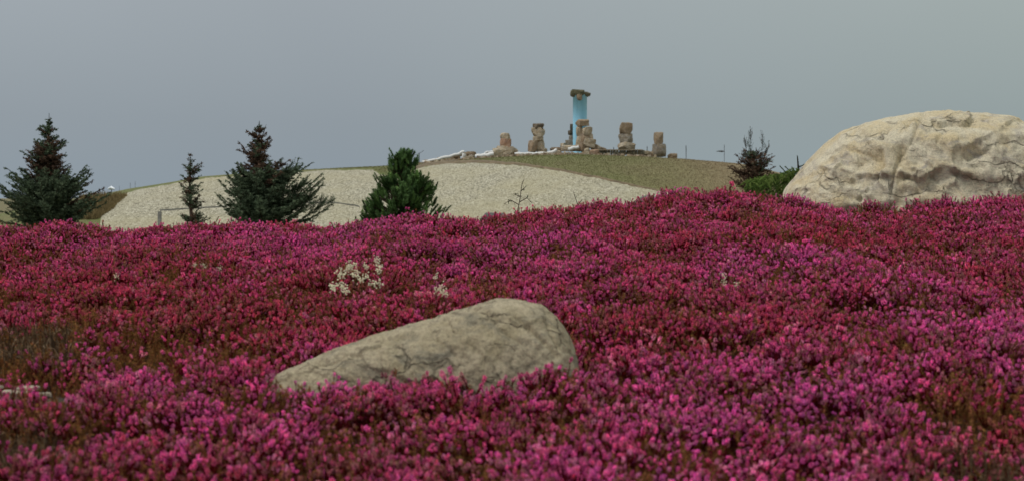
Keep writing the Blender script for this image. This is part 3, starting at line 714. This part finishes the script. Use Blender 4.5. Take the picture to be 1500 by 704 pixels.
# mountain pine: upright bottlebrush shoots
def pine(label, Y0, outline, seed):
    rg = np.random.default_rng(seed); m = Y0/FP; cx = 588
    gz = float(ground_z(np.array([PX(cx, Y0)]), np.array([Y0]))[0]); base = np.array([PX(cx, Y0), Y0, gz])
    root = empty('pine_tree', base, label, 'pine tree'); cr_ = Acc(); tr = Acc()
    H = PZ(235, Y0)-gz
    V, F = tube([[0, 0, -.05], [.02, 0, H*.5], [0, 0, H]], [.04, .03, .01], 8); tr.add(V, tri_fix(F))
    pal = [np.array(c) for c in ((.10, .18, .062), (.15, .25, .080), (.065, .12, .045), (.11, .19, .07))]
    ys_, lo, hi = zip(*outline)
    cl = []
    for k in range(85):
        y = 222+113*rg.uniform(0, 1)**.75; l = np.interp(y, ys_, lo); r = np.interp(y, ys_, hi); cl.append((y, (l+r)/2, (r-l)/2*rg.uniform(.86, 1.08), rg.uniform(0, 6.28), rg.uniform(.2, 1)**.5, rg.uniform(.75, 1.35)))
    cl[0] = (228, 592, 2, 0, .5, 1.)
    for k in range(85*16):
        y, cxx, hw, a, rr, tone = cl[k % 85]
        p = np.array([PX(cxx+hw*rr*math.cos(a), Y0), Y0+hw*m*rr*math.sin(a), PZ(y, Y0)])-base+rg.normal(0, 1, 3)*np.array([6, 6, 5])*m
        out_ = np.array([math.cos(a)*rr, math.sin(a)*rr, 0]); d = out_*.7+np.array([0, 0, 1.])+rg.normal(0, .24, 3); d /= np.linalg.norm(d)
        ll = rg.uniform(9, 17)*m; p0 = p-d*ll
        shoot(cr_, p0, p, .042, 800, [q*tone for q in pal], .0040, 1.0, rg)
        if rg.uniform() < .35:
            c = np.array([0, 0, max(.1, p0[2]-.35*hw*m*rr)]); V, F = tube([c, (c+p0)/2+np.array([0, 0, -.03]), p0], [.014, .01, .006], 4, False); cr_.add(V, tri_fix(F), (.06, .045, .03))
    link('trunk', tr.mesh('trunk', MT['bark']), root); link('crown', cr_.mesh('crown', MT['needle'], False), root)
pine('dense dark green young pine in the centre before the gravel slope', 26,
     [(222, 589, 597), (232, 580, 604), (240, 572, 612), (250, 560, 620), (262, 554, 636), (275, 540, 643), (290, 530, 644), (305, 527, 644), (335, 524, 644)], 5)
# low green spreading juniper beside the boulder
def juniper(Y0=13.5):
    rg = np.random.default_rng(6); m = Y0/FP; gz = float(ground_z(np.array([PX(1150, Y0)]), np.array([Y0]))[0]); base = np.array([PX(1150, Y0), Y0, gz])
    root = empty('juniper_shrub', base, 'low bright green spreading juniper left of the pale boulder', 'shrub')
    pal = [np.array(c) for c in ((.13, .20, .05), (.08, .13, .038), (.17, .23, .065))]; acc = Acc()
    V, F = tube([[0, 0, -.05], [.05, 0, .2], [.0, 0, .45]], [.03, .02, .01], 6); tr = Acc(); tr.add(V, tri_fix(F))
    for k in range(900):
        x = rg.uniform(1094, 1215); top = np.interp(x, [1098, 1120, 1145, 1165, 1215], [262, 256, 253, 246, 244]); y = top+rg.uniform(0, 1)**1.3*50
        p = np.array([PX(x, Y0), Y0+rg.normal(0, .12), PZ(y, Y0)])-base; c = np.array([rg.normal(0, .1), 0, .1])
        d = p-c; d /= np.linalg.norm(d); d = d*.3+np.array([rg.uniform(-.7, 1.), rg.normal(0, .5), rg.uniform(.0, .45)]); d /= np.linalg.norm(d)
        ll = rg.uniform(.05, .11); shoot(acc, p-d*ll, p, .014, 620, pal, .0030, 1.0, rg)
    dk = [np.array((.045, .065, .03)), np.array((.03, .045, .025))]
    for x0, y0, x1, y1 in ((1172, 262, 1168, 228), (1172, 252, 1188, 233), (1168, 246, 1181, 240), (1165, 258, 1150, 244), (1160, 262, 1142, 243), (1172, 262, 1160, 245), (1178, 258, 1196, 240), (1180, 262, 1200, 246)):
        a = P(x0, y0, Y0)-base; b = P(x1, y1, Y0)-base
        shoot(acc, a, b, .013, 1500, dk if y1 < 242 else pal, .0026, .8, rg)
    V, F = tube([np.array([0, 0, .3]), P(1170, 262, Y0)-base, P(1168, 230, Y0)-base], [.012, .008, .003], 4, False); acc.add(V, tri_fix(F), (.05, .035, .025))
    link('trunk', tr.mesh('trunk', MT['bark']), root); link('crown', acc.mesh('crown', MT['needle'], False), root)
juniper()

# thin bare saplings behind the heather crest
def sapling(label, Y0, x, ytop, segs, seed, leaves=10):
    rg = np.random.default_rng(seed); gz = float(ground_z(np.array([PX(x, Y0)]), np.array([Y0]))[0]); base = np.array([PX(x, Y0), Y0, gz])
    root = empty('sapling', base, label, 'sapling', 'thin saplings behind the heather'); a = Acc(); lf = Acc()
    for s in segs:
        pts_ = [P(px, py, Y0)-base for px, py in s]; V, F = tube(pts_, np.linspace(.006, .0025, len(pts_)), 5); a.add(V, tri_fix(F))
        for k in range(leaves):
            i = rg.integers(len(pts_)-1); q = pts_[i]+(pts_[i+1]-pts_[i])*rg.uniform(); d = rg.normal(0, 1, 3); d /= np.linalg.norm(d); s_ = np.cross(d, [0, 0, 1.])
            lf.add([q, q+d*.02+s_*.008, q+d*.045, q+d*.02-s_*.008], [(0, 1, 2), (0, 2, 3)], (.05, .075, .04))
    link('stem', a.mesh('stem', MT['bark']), root); link('leaves', lf.mesh('leaves', MT['needle'], False), root)
sapling('thin twiggy sapling with small leaves right of the pine', 18, 762, 270, [[(760, 345), (758, 310), (762, 290), (764, 272), (768, 262)], [(760, 300), (748, 293), (738, 299)], [(761, 296), (772, 290), (780, 298)], [(762, 288), (752, 284)], [(763, 280), (770, 274)]], 11, 7)
sapling('bare leaning twig below the hilltop stone pillars', 18, 846, 285, [[(850, 340), (848, 305), (843, 290), (840, 281)], [(847, 300), (853, 292)]], 12, 1)

# ------------------------------------------------------------------ hilltop: stones
def stone_mesh(size, seed, tint, box=.74, n=16, rough=.16):
    rg = np.random.default_rng(seed)
    V = []; F = []
    g_ = np.linspace(-1, 1, n); a, b = np.meshgrid(g_, g_, indexing='ij'); k = 0
    for ax in range(3):
        for s in (-1, 1):
            c = np.full(a.shape, float(s)); v = [None]*3; v[ax] = c; v[(ax+1) % 3] = a; v[(ax+2) % 3] = b
            V.append(np.stack(v, -1).reshape(-1, 3)); f = grid_faces(n, n); f = f[:, ::-1] if s < 0 else f
            F.append(f+k); k += n*n
    V = np.concatenate(V); F = np.concatenate(F)
    sph = V/np.linalg.norm(V, axis=1)[:, None]; V = V*box*.95+sph*(1-box)*1.05
    # chop by a few random planes for angular faces
    for i in range(9):
        d = rg.normal(size=3); d /= np.linalg.norm(d); h_ = rg.uniform(.86, 1.12); q = V@d
        V = V-np.maximum(q-h_, 0)[:, None]*d*.85
    off = rg.uniform(0, 50, 3); V = V+sph*(rough*fbm(V*1.3+off, 4, .6))[:, None]
    return make_mesh('stone', V*np.asarray(size)/2, F, MT['cairn'], tint, True)
TAN, BRO, GRY, RED, DRK, PAL = (1.45, 1.42, 1.32), (1.08, .96, .84), (1., 1.03, 1.06), (1.3, .96, .85), (.48, .46, .43), (1.4, 1.38, 1.25)
YS = 152.0
sd_i = [100]
def stone_at(parent, pbase, x0, x1, y0, y1, tint, name='stone', Y0=YS, dep=None, rot=0., box=.78):
    m = Y0/FP; sd_i[0] += 1; wd = (x1-x0)*m; ht = (y1-y0)*m
    me_ = stone_mesh((wd*1.08, dep or wd*.95, ht*1.06), sd_i[0], tint, box)
    o = link(name, me_, parent); c = P((x0+x1)/2, (y0+y1)/2, Y0)
    o.location = c-pbase; o.rotation_euler = (0, rot+.07*math.sin(sd_i[0]*2.7), .5*math.sin(sd_i[0]*1.9)); return o
def cairn(name, label, cat, xc, yb, stones, group='stone pillars on the hilltop', Y0=YS):
    gz = float(hill_z(np.array([PX(xc, Y0)]), np.array([Y0]))[0]); b = np.array([PX(xc, Y0), Y0, gz])
    r = empty(name, b, label, cat, group)
    for s in stones: stone_at(r, b, *s[:5], Y0=Y0+(s[5] if len(s) > 5 else 0), rot=s[6] if len(s) > 6 else 0)
    return r
cairn('stone_pillar', 'reddish stone pillar with pale cap, leftmost on the hilltop', 'stone pillar', 740, 232, [
    (733, 748, 203, 218, RED), (734, 747, 195, 205, TAN, 0, .1), (729, 752, 214, 224, TAN, .1), (722, 737, 217, 234, PAL, -.3), (737, 756, 217, 228, TAN, -.4, -.35), (732, 750, 225, 236, BRO, 0)])
cairn('stone_pillar', 'tall tan stone pillar second from the left on the hilltop', 'stone pillar', 788, 224, [
    (782, 796, 181, 190, DRK[:1]+(.45, .42)), (780, 797, 187, 201, TAN), (781, 796, 199, 208, TAN), (775, 787, 206, 223, BRO, -.2), (786, 797, 206, 219, TAN), (787, 800, 216, 225, TAN, .1)])
cairn('stone_pillar', 'large piled stone pillar directly in front of the blue column', 'stone pillar', 856, 224, [
    (845, 861, 175, 185, BRO), (844, 853, 184, 200, TAN), (844, 854, 199, 215, TAN), (853, 867, 186, 198, TAN, -.3), (852, 862, 196, 212, BRO, -.4), (860, 868, 196, 208, TAN, -.3), (855, 872, 203, 217, TAN, -.6, .15), (850, 860, 208, 223, BRO, -.6), (843, 852, 212, 222, TAN, -.2), (866, 876, 212, 224, BRO, -.3), (856, 864, 217, 228, PAL, -1.)])
cairn('stone_pillar', 'three stone pillar right of the blue column with a square brown top', 'stone pillar', 917, 224, [
    (908, 926, 180, 197, BRO), (907, 925, 196, 210, GRY), (906, 930, 208, 221, TAN)])
cairn('stone_pillar', 'two stone pillar, rightmost on the hilltop', 'stone pillar', 966, 230, [
    (958, 971, 194, 212, BRO), (957, 974, 211, 230, GRY)])
cairn('stone_pillar', 'thin dark stone stack half hidden behind the blue column', 'stone pillar', 836, 217, [
    (835, 841, 182, 191, DRK, 2.5), (833, 842, 191, 198, DRK, 2.5), (834, 841, 197, 207, GRY, 2.5), (829, 842, 205, 216, GRY, 2.5), (822, 834, 210, 218, TAN, 2.5)])
# blue column
yb_ = 219; cy_ = YS+1.3
b = np.array([PX(849.5, cy_), cy_, float(hill_z(np.array([PX(849.5, cy_)]), np.array([cy_]))[0])])
col_ = empty('blue_column', b, 'tall light blue round column capped with dark rocks', 'column')
V, F = tube([[0, 0, -.2], [0, 0, 1], [0, 0, 3], [0, 0, PZ(139, cy_)-b[2]]], 10.3/FP*cy_, 40)
link('shaft', make_mesh('shaft', V, tri_fix(F), MT['blue']), col_)
for s in ((835.5, 847, 132.5, 143, (.62, .66, .55), -.1), (839, 856, 131.5, 140, (.42, .47, .36), -.3, .08), (846, 863.5, 134.5, 141.5, (.42, .45, .36), 0, .16), (845, 852, 138, 147, BRO, -.66), (838, 860, 134, 142, (.6, .6, .5), .4)):
    stone_at(col_, b, *s[:5], name='cap_stone', Y0=cy_+s[5], rot=s[6] if len(s) > 6 else 0)

def lone(x0, x1, y0, y1, tint, label, dy=0, rot=0, name='stone', group='loose stones on the hilltop'):
    Y0 = YS+dy; m = Y0/FP; sd_i[0] += 1; wd = (x1-x0)*m; ht = (y1-y0)*m
    o = link(name, stone_mesh((wd*1.05, wd*.8, ht*1.05), sd_i[0], tint)); o.location = P((x0+x1)/2, (y0+y1)/2, Y0); o.rotation_euler = (0, rot, 0)
    return tag(o, label, 'stone', group)
lone(978, 992, 225, 233, BRO, 'small brown stone just right of the rightmost pillar')
lone(864, 878, 219, 230, (1., .8, .7), 'rounded reddish stone at the left end of the low wall', -1.8)
lone(795, 812, 224, 237, PAL, 'pale angular stone left of the blue column, below the white pipe', -2.2, .3)
lone(808, 822, 220, 229, TAN, 'small tan stone beside the end of the white pipe', -1.2)
lone(755, 778, 225, 233, BRO, 'flat brown stone between the two left pillars', -1.)
lone(776, 797, 227, 234, TAN, 'flat tan stone at the foot of the second pillar', -1.5)
lone(940, 951, 221, 229, PAL, 'pale stone at the right end of the low wall', -1)
lone(949, 957, 222, 229, BRO, 'brown stone touching the base of the rightmost pillar', -1)
lone(866, 880, 212, 222, TAN, 'sloping tan stone right of the large piled pillar', -.2, .5)
lone(876, 888, 216, 223, BRO, 'low brown stone on top of the low wall', .4, .2)
lone(664, 674, 225, 233, BRO, 'dark brown stone left of the upright white pipe', -1)
lone(679, 690, 229, 234, TAN, 'flat pale stone right of the upright white pipe', -1.2)
lone(683, 697, 222, 229, BRO, 'brown stone on top of the small heap between white pipes', -.2)
lone(672, 686, 223, 229, TAN, 'tan stone at the back of the heap between white pipes', .3)
lone(686, 696, 227, 233, GRY, 'grey stone at the right of the heap between white pipes', -.8)
lone(620, 660, 234, 240, (.8, .7, .55), 'long flat earth coloured rock at the left end of the pipes', 0)
lone(640, 668, 230, 237, (.9, .8, .65), 'grey brown ledge rock under the long white pipe', 0)
lone(822, 846, 213, 222, TAN, 'flat tan ledge stone at the foot of the blue column', -1.1)
lone(806, 830, 216, 222, BRO, 'low brown ledge stone left of the blue column', .3)
# rubble (small, uncountable)
rb = Acc(); rg = np.random.default_rng(77)
for k in range(900):
    x = rg.choice([rg.uniform(615, 760), rg.uniform(740, 960), rg.uniform(790, 860)]); Yk = rg.uniform(147.2, 152); Xk = PX(x, Yk)
    y_on = float(hill_z(np.array([Xk]), np.array([Yk]))[0]); s = rg.uniform(.05, .17)
    d = rg.normal(size=(8, 3)); V = np.array([[-1, -1, -1], [1, -1, -1], [1, 1, -1], [-1, 1, -1], [-.7, -.7, 1], [.7, -.7, 1], [.7, .7, .8], [-.7, .7, 1]])*s*rg.uniform(.6, 1.3, 3)+d*s*.18+np.array([Xk, Yk, y_on+s*.3])
    rb.add(V, [(0, 3, 2, 1), (4, 5, 6, 7), (0, 1, 5, 4), (1, 2, 6, 5), (2, 3, 7, 6), (3, 0, 4, 7)], np.array(rg.choice([0, 1])and TAN or BRO)*rg.uniform(.7, 1.3))
tag(link('rubble', rb.mesh('rubble', MT['cairn'], False)), 'small broken rubble scattered between the hilltop stones', 'rubble', kind='stuff')
# low dry-stone wall
b = np.array([PX(908, 150.6), 150.6, float(hill_z(np.array([PX(908, 150.6)]), np.array([150.6]))[0])])
wl = empty('stone_wall', b, 'low grey stone retaining wall below the right stone pillars', 'wall')
blk = Acc(); rg = np.random.default_rng(8); x = 876.
while x < 941:
    wpx = rg.uniform(3, 6); me_ = stone_mesh(((wpx)*.0606, .5, .46*rg.uniform(.9, 1.1)), int(x*7), (.8, .8, .78), .8, 6, .06)
    v = np.empty(len(me_.vertices)*3); me_.vertices.foreach_get('co', v); f = np.array([p.vertices[:] for p in me_.polygons])
    blk.add(v.reshape(-1, 3)+P(x+wpx/2, 223.8, 150.6)-b, f, np.array((.75, .78, .72))*rg.uniform(.6, 1.1)); x += wpx
    bpy.data.meshes.remove(me_)
link('stone_course', blk.mesh('stone_course', MT['cairn']), wl)
cp = Acc()
for x0, x1 in ((877, 900), (900.5, 921), (921.5, 941)):
    V = np.array([[a, c, d] for a in (PX(x0, 150.5), PX(x1, 150.5)) for c in (150.2, 150.9) for d in (PZ(220.6, 150.5), PZ(219.2, 150.5))])-b
    cp.add(V, [(0, 1, 3, 2), (4, 6, 7, 5), (0, 4, 5, 1), (2, 3, 7, 6), (0, 2, 6, 4), (1, 5, 7, 3)], (1.1, 1.05, .95))
link('coping', cp.mesh('coping', MT['cairn'], False), wl)

# white pipes
def pipe(name, label, pts_, r, cat='pipe', dy=0.):
    q = np.array([P(x, y, YS-1.6+dy) for x, y in pts_])
    t = np.linspace(0, len(q)-1, len(q)*6); q = np.stack([np.interp(t, np.arange(len(q)), q[:, k]) for k in range(3)], 1)
    q[:, 2] += .025*np.sin(t*5.3+pts_[0][0]); V, F = tube(q, r*(1+.1*np.sin(t*3.1)), 10)
    o = link(name, make_mesh(name, V, tri_fix(F), MT['white'])); return tag(o, label, cat, 'white pipes lying on the hilltop')
pipe('white_pipe', 'long white pipe climbing the left rim of the hilltop', [(618, 238), (632, 235.5), (646, 232), (660, 229), (672, 225.5), (680, 222)], .13)
pipe('white_pipe', 'short upright white pipe leaning on the small stone heap', [(680, 225), (679, 229), (677, 234.5)], .16, dy=-.6)
pipe('white_pipe', 'thick short white pipe between heap and leftmost pillar', [(697, 230), (704, 228.5), (712, 228), (723, 226)], .20, dy=-.2)
pipe('white_pipe', 'bent white pipe arching behind the short thick pipe', [(708, 227.5), (714, 222.5), (722, 222.5)], .10, dy=.7)
pipe('white_pipe', 'long white pipe running between the two left pillars and the column', [(754, 226), (768, 225.5), (782, 225.5), (798, 225), (808, 223.5), (816, 219.5)], .14, dy=-.3)
pipe('white_pipe', 'short white pipe at the foot of the blue column', [(832, 219), (840, 217), (848, 215.5)], .15, dy=-.6)
# poles
def pole(name, label, x, ytop, ybot, r=.03, extra=None, cat='pole', Y0=149.5, group='thin poles on the hill'):
    gz = float(hill_z(np.array([PX(x, Y0)]), np.array([Y0]))[0]); b = np.array([PX(x, Y0), Y0, gz]); root = empty(name, b, label, cat, group)
    V, F = tube([[0, 0, -.1], [0, 0, (PZ(ytop, Y0)-gz)*.5], [0, 0, PZ(ytop, Y0)-gz]], r, 8); link('post', make_mesh('post', V, tri_fix(F), MT['metal']), root)
    if extra: extra(root, b, Y0)
    return root
def bars(segs, r, name):
    def f(root, b, Y0):
        a = Acc()
        for s in segs: V, F = tube([P(s[0], s[1], Y0)-b, (P(s[0], s[1], Y0)+P(s[2], s[3], Y0))/2-b, P(s[2], s[3], Y0)-b], r, 6); a.add(V, tri_fix(F))
        link(name, a.mesh(name, MT['metal']), root)
    return f
pole('antenna_pole', 'thin pole with forked antenna arms just right of the pine', 614, 224, 241, .035, bars([(608, 227.5, 614, 225), (614, 225, 621, 220.5)], .02, 'antenna_arm'))
pole('pole', 'plain thin dark pole between right pillar and brown spruce', 1005, 213.5, 233, .032)
def vane(root, b, Y0):
    a = Acc(); c = P(1058, 222, Y0)-b
    V, F = tube([P(1049, 222.2, Y0)-b, P(1053, 221.6, Y0)-b, P(1057, 221.8, Y0)-b, P(1061.5, 222, Y0)-b], [.02, .05, .09, .03], 8); a.add(V, tri_fix(F))
    V, F = tube([P(1055, 222, Y0)+np.array([0, -.5, 0])-b, P(1055.5, 222, Y0)-b, P(1055, 222, Y0)+np.array([0, .5, 0])-b], [.02, .06, .02], 6); a.add(V, tri_fix(F))
    link('wind_vane', a.mesh('wind_vane', MT['metal']), root)
pole('vane_pole', 'thin pole carrying a small grey wind vane pointing left', 1061, 212, 240, .022, vane)
pole('pole', 'short stick left of the rightmost pillar', 948, 214.5, 232, .03, Y0=151)
pole('pole', 'tiny stake beside the three stone pillar', 899, 216, 224, .028, Y0=151)
# lamp with a white shade on the left end of the hill
def lamp(root, b, Y0):
    V, F = tube([P(158, 277, Y0)-b, P(163, 275.4, Y0)-b, P(168, 277, Y0)-b], [.05, .16, .05], 10); V[:, 1] *= 1.8
    link('lamp_shade', make_mesh('lamp_shade', V, tri_fix(F), MT['lampwhite']), root)
pole('lamp_post', 'slim lamp post with white shade on the left end of the hill', 163.5, 277, 289, .03, lamp, 'street lamp', 140, None)
for x, yt, lab in ((175, 273, 'faint thin stake nearest the white lamp post'), (191, 268, 'faint thin stake midway along the left hill edge'), (198, 266, 'faint tall stake farthest from the white lamp post')):
    pole('stake', lab, x, yt, 284, .015, cat='stake', group='stakes on the left hill edge')
# dry grass mound left of the gravel
bxs = rng.uniform(118, 186, 5000); bys = rng.uniform(286, 322, 5000); okk = bys > np.interp(bxs, [118, 150, 186], [286, 287, 287.5]); okk &= (bys < np.interp(bxs, [118, 145, 165, 175, 186], [330, 320, 308, 297, 289]))
bp = onhill(bxs[okk], bys[okk]); bc = np.array([.22, .17, .085])*rng.uniform(.6, 1.25, (len(bp), 1))
tag(link('dry_grass', blades('dry_grass', bp, .40, .05, bc, MT['needle'], .4)), 'dry tan grass patch at the left foot of the gravel slope', 'grass', kind='stuff')

# grey flat rocks behind the crest
for x0, x1, y0, y1, Y0, lab in ((918, 988, 284.5, 300, 11.2, 'flat grey rock just behind the heather crest right of centre'), (700, 756, 309, 324, 11.0, 'dark grey slab rock behind the heather crest near centre')):
    m = Y0/FP; sd_i[0] += 1; tn = (.62, .64, .64) if x0 > 900 else (.55, .55, .58)
    gz = float(ground_z(np.array([PX((x0+x1)/2, Y0)]), np.array([Y0]))[0]); zt = PZ(y0, Y0); hgt = zt-gz+.1
    o = link('rock', stone_mesh(((x1-x0)*m, .3, hgt), sd_i[0], tn, .7)); o.location = (PX((x0+x1)/2, Y0), Y0, zt-hgt/2); tag(o, lab, 'rock')
    o.data.materials[0] = rock_mat('dark_rock_%d' % x0, 6., (.30, .29, .26), (.22, .20, .17), (.16, .16, .15), (.09, .08, .07), tinted=True, bumpd=.004)

# ------------------------------------------------------------------ white heather clumps
def rotm(rx, ry, rz):
    from mathutils import Euler
    return np.array(Euler((rx, ry, rz)).to_matrix())
def white_clump(label, spots, seed):
    rg = np.random.default_rng(seed); xc = np.mean([s[0] for s in spots]); yc = np.mean([s[1] for s in spots]); bx_, by_ = fieldXY(xc, yc)
    b = np.array([bx_, by_, float(field_top(np.array([bx_]), np.array([by_]))[0])-.12]); root = empty('white_heather', b, label, 'flower', 'white flowers in the heather')
    fl = Acc(); lf = Acc()
    for (x, y, s) in spots:
        wx, wy = fieldXY(x, y+8); tip = P(x, y, wy); 
        tip = tip+np.array([0, 0, .020])
        for k in range(17):
            d = rg.normal(0, 1, 3); d[2] = abs(d[2])*.8; d /= np.linalg.norm(d); V, F = octa(tip-b+d*.004*s+rg.normal(0, .004, 3)*np.array([1, 1, 1.5]), d, .0075*s, .0030*s, 0)
            fl.add(V, F, np.array([.80, .76, .56])*rg.uniform(.85, 1.15))
        V, F = tube([tip-b-np.array([0, 0, .09]), tip-b], [.001, .0008], 3, False); lf.add(V, tri_fix(F), (.10, .10, .04)); leafy(lf, lambda t: tip-b-np.array([0, 0, .09])*(1-t), .1, .9, 30, .010, rg, [(.12, .13, .045), (.10, .09, .03)])
    link('blossoms', fl.mesh('blossoms', MT['needle'], False), root); link('foliage', lf.mesh('foliage', MT['needle'], False), root)
def scl(pts_, s=1.25): return [(x, y, s) for x, y in pts_]
white_clump('largest clump of creamy white flowers in the red heather', scl([(487, 428), (496, 427), (503, 430), (496, 408), (501, 413), (510, 398), (510, 404), (518, 398), (520, 408), (522, 413), (536, 401), (536, 415), (529, 420), (552, 388), (553, 396), (556, 402), (553, 407), (546, 424), (555, 426), (487, 433), (506, 438), (512, 402), (500, 410)], 1.08), 31)
white_clump('small cluster of white flowers right of the largest white clump', scl([(640, 434), (647, 438), (653, 440), (649, 431), (638, 414)], .85), 32)
white_clump('two pale blossoms right of centre above the rock', scl([(1060, 412), (1061, 424), (1079, 426)], .7), 33)
white_clump('faint pale blossoms in the heather at upper left', scl([(286, 396), (300, 397), (322, 400), (170, 413)], .62), 34)

# ------------------------------------------------------------------ left hollow: dry stems and flat stones; litter bottom right
def strands(name, label, boxes, n, ln, seed, cols, droop=.6):
    rg = np.random.default_rng(seed); a = Acc()
    x0, y0, x1, y1 = boxes; wx, wy = fieldXY((x0+x1)/2, (y0+y1)/2)
    b = np.array([wx, wy, float(field_top(np.array([wx]), np.array([wy]))[0])-.1])
    for k in range(n):
        x = rg.uniform(x0, x1); y = rg.uniform(y0, y1); ux, uy = fieldXY(x, y); z = float(field_top(np.array([ux]), np.array([uy]))[0])
        p = np.array([ux, uy, z+rg.uniform(-.03, .015)]); d = np.array([rg.normal(0, .35), -rg.uniform(.1, .5), rg.uniform(-.2, .9)]); L_ = ln*rg.uniform(.5, 1.2)
        p0 = p-np.array([0, 0, .06]); p1 = p0+d*L_*.5+np.array([0, 0, L_*.35]); p2 = p1+d*L_*.5-np.array([0, 0, L_*droop*rg.uniform(.2, 1)])
        V, F = tube([p0-b, p1-b, p2-b], [.0012, .001, .0005], 3, False); a.add(V, tri_fix(F), np.array(cols[rg.integers(len(cols))])*rg.uniform(.7, 1.2))
    o = link(name, a.mesh(name, MT['needle'], False)); o.location = b; tag(o, label, 'dry grass'); return o
DC = [(.22, .145, .085), (.13, .085, .052), (.32, .23, .145), (.085, .058, .038)]
strands('dry_grass_tuft', 'brown dried stems overhanging the hollow at left edge', (-60, 470, 110, 524), 1500, .10, 41, DC)
strands('dry_grass_tuft', 'thin dry stems among sparse heather at the lower left corner', (-40, 610, 90, 665), 500, .07, 42, DC, .3)
strands('dry_grass_tuft', 'dry grey brown twigs at the lower right corner', (1290, 655, 1520, 712), 700, .08, 43, DC, .4)
MT['chip'] = rock_mat('pale_chip_stone', 9., (.42, .36, .28), (.36, .28, .19), (.28, .25, .22), (.15, .12, .09), bumpd=.002)
for i, (x, y, wpx, hpx, lab) in enumerate(((12, 541, 24, 7, 'flat pale stone at the very left of the hollow'), (40, 547, 30, 6, 'widest flat stone in the hollow at the left'), (64, 547, 20, 8, 'flat tan stone at the right end of the hollow'), (24, 553, 34, 6, 'nearest flat stone in the hollow'), (-14, 548, 30, 8, 'flat stone cut by the left frame edge'), (70, 556, 12, 5, 'small chip stone nearest the heather in the hollow'),
        (1478, 694, 44, 12, 'pale flat stone at the bottom right corner'), (1440, 700, 26, 8, 'small pale stone at the bottom right corner'))):
    wx, wy = fieldXY(x, y); zt = float(ground_z(np.array([wx]), np.array([wy]))[0])
    
    sd_i[0] += 1; o = link('flat_stone', stone_mesh((wpx/FP*wy*1.1, wpx/FP*wy*.9, .011), sd_i[0], (.78, .66, .54), .75, 10)); o.location = (wx, wy, zt+.004); o.data.materials[0] = MT['chip']
    o.rotation_euler = (.08, .05*(-1)**i, i); tag(o, lab, 'stone', 'flat stones between the heather')
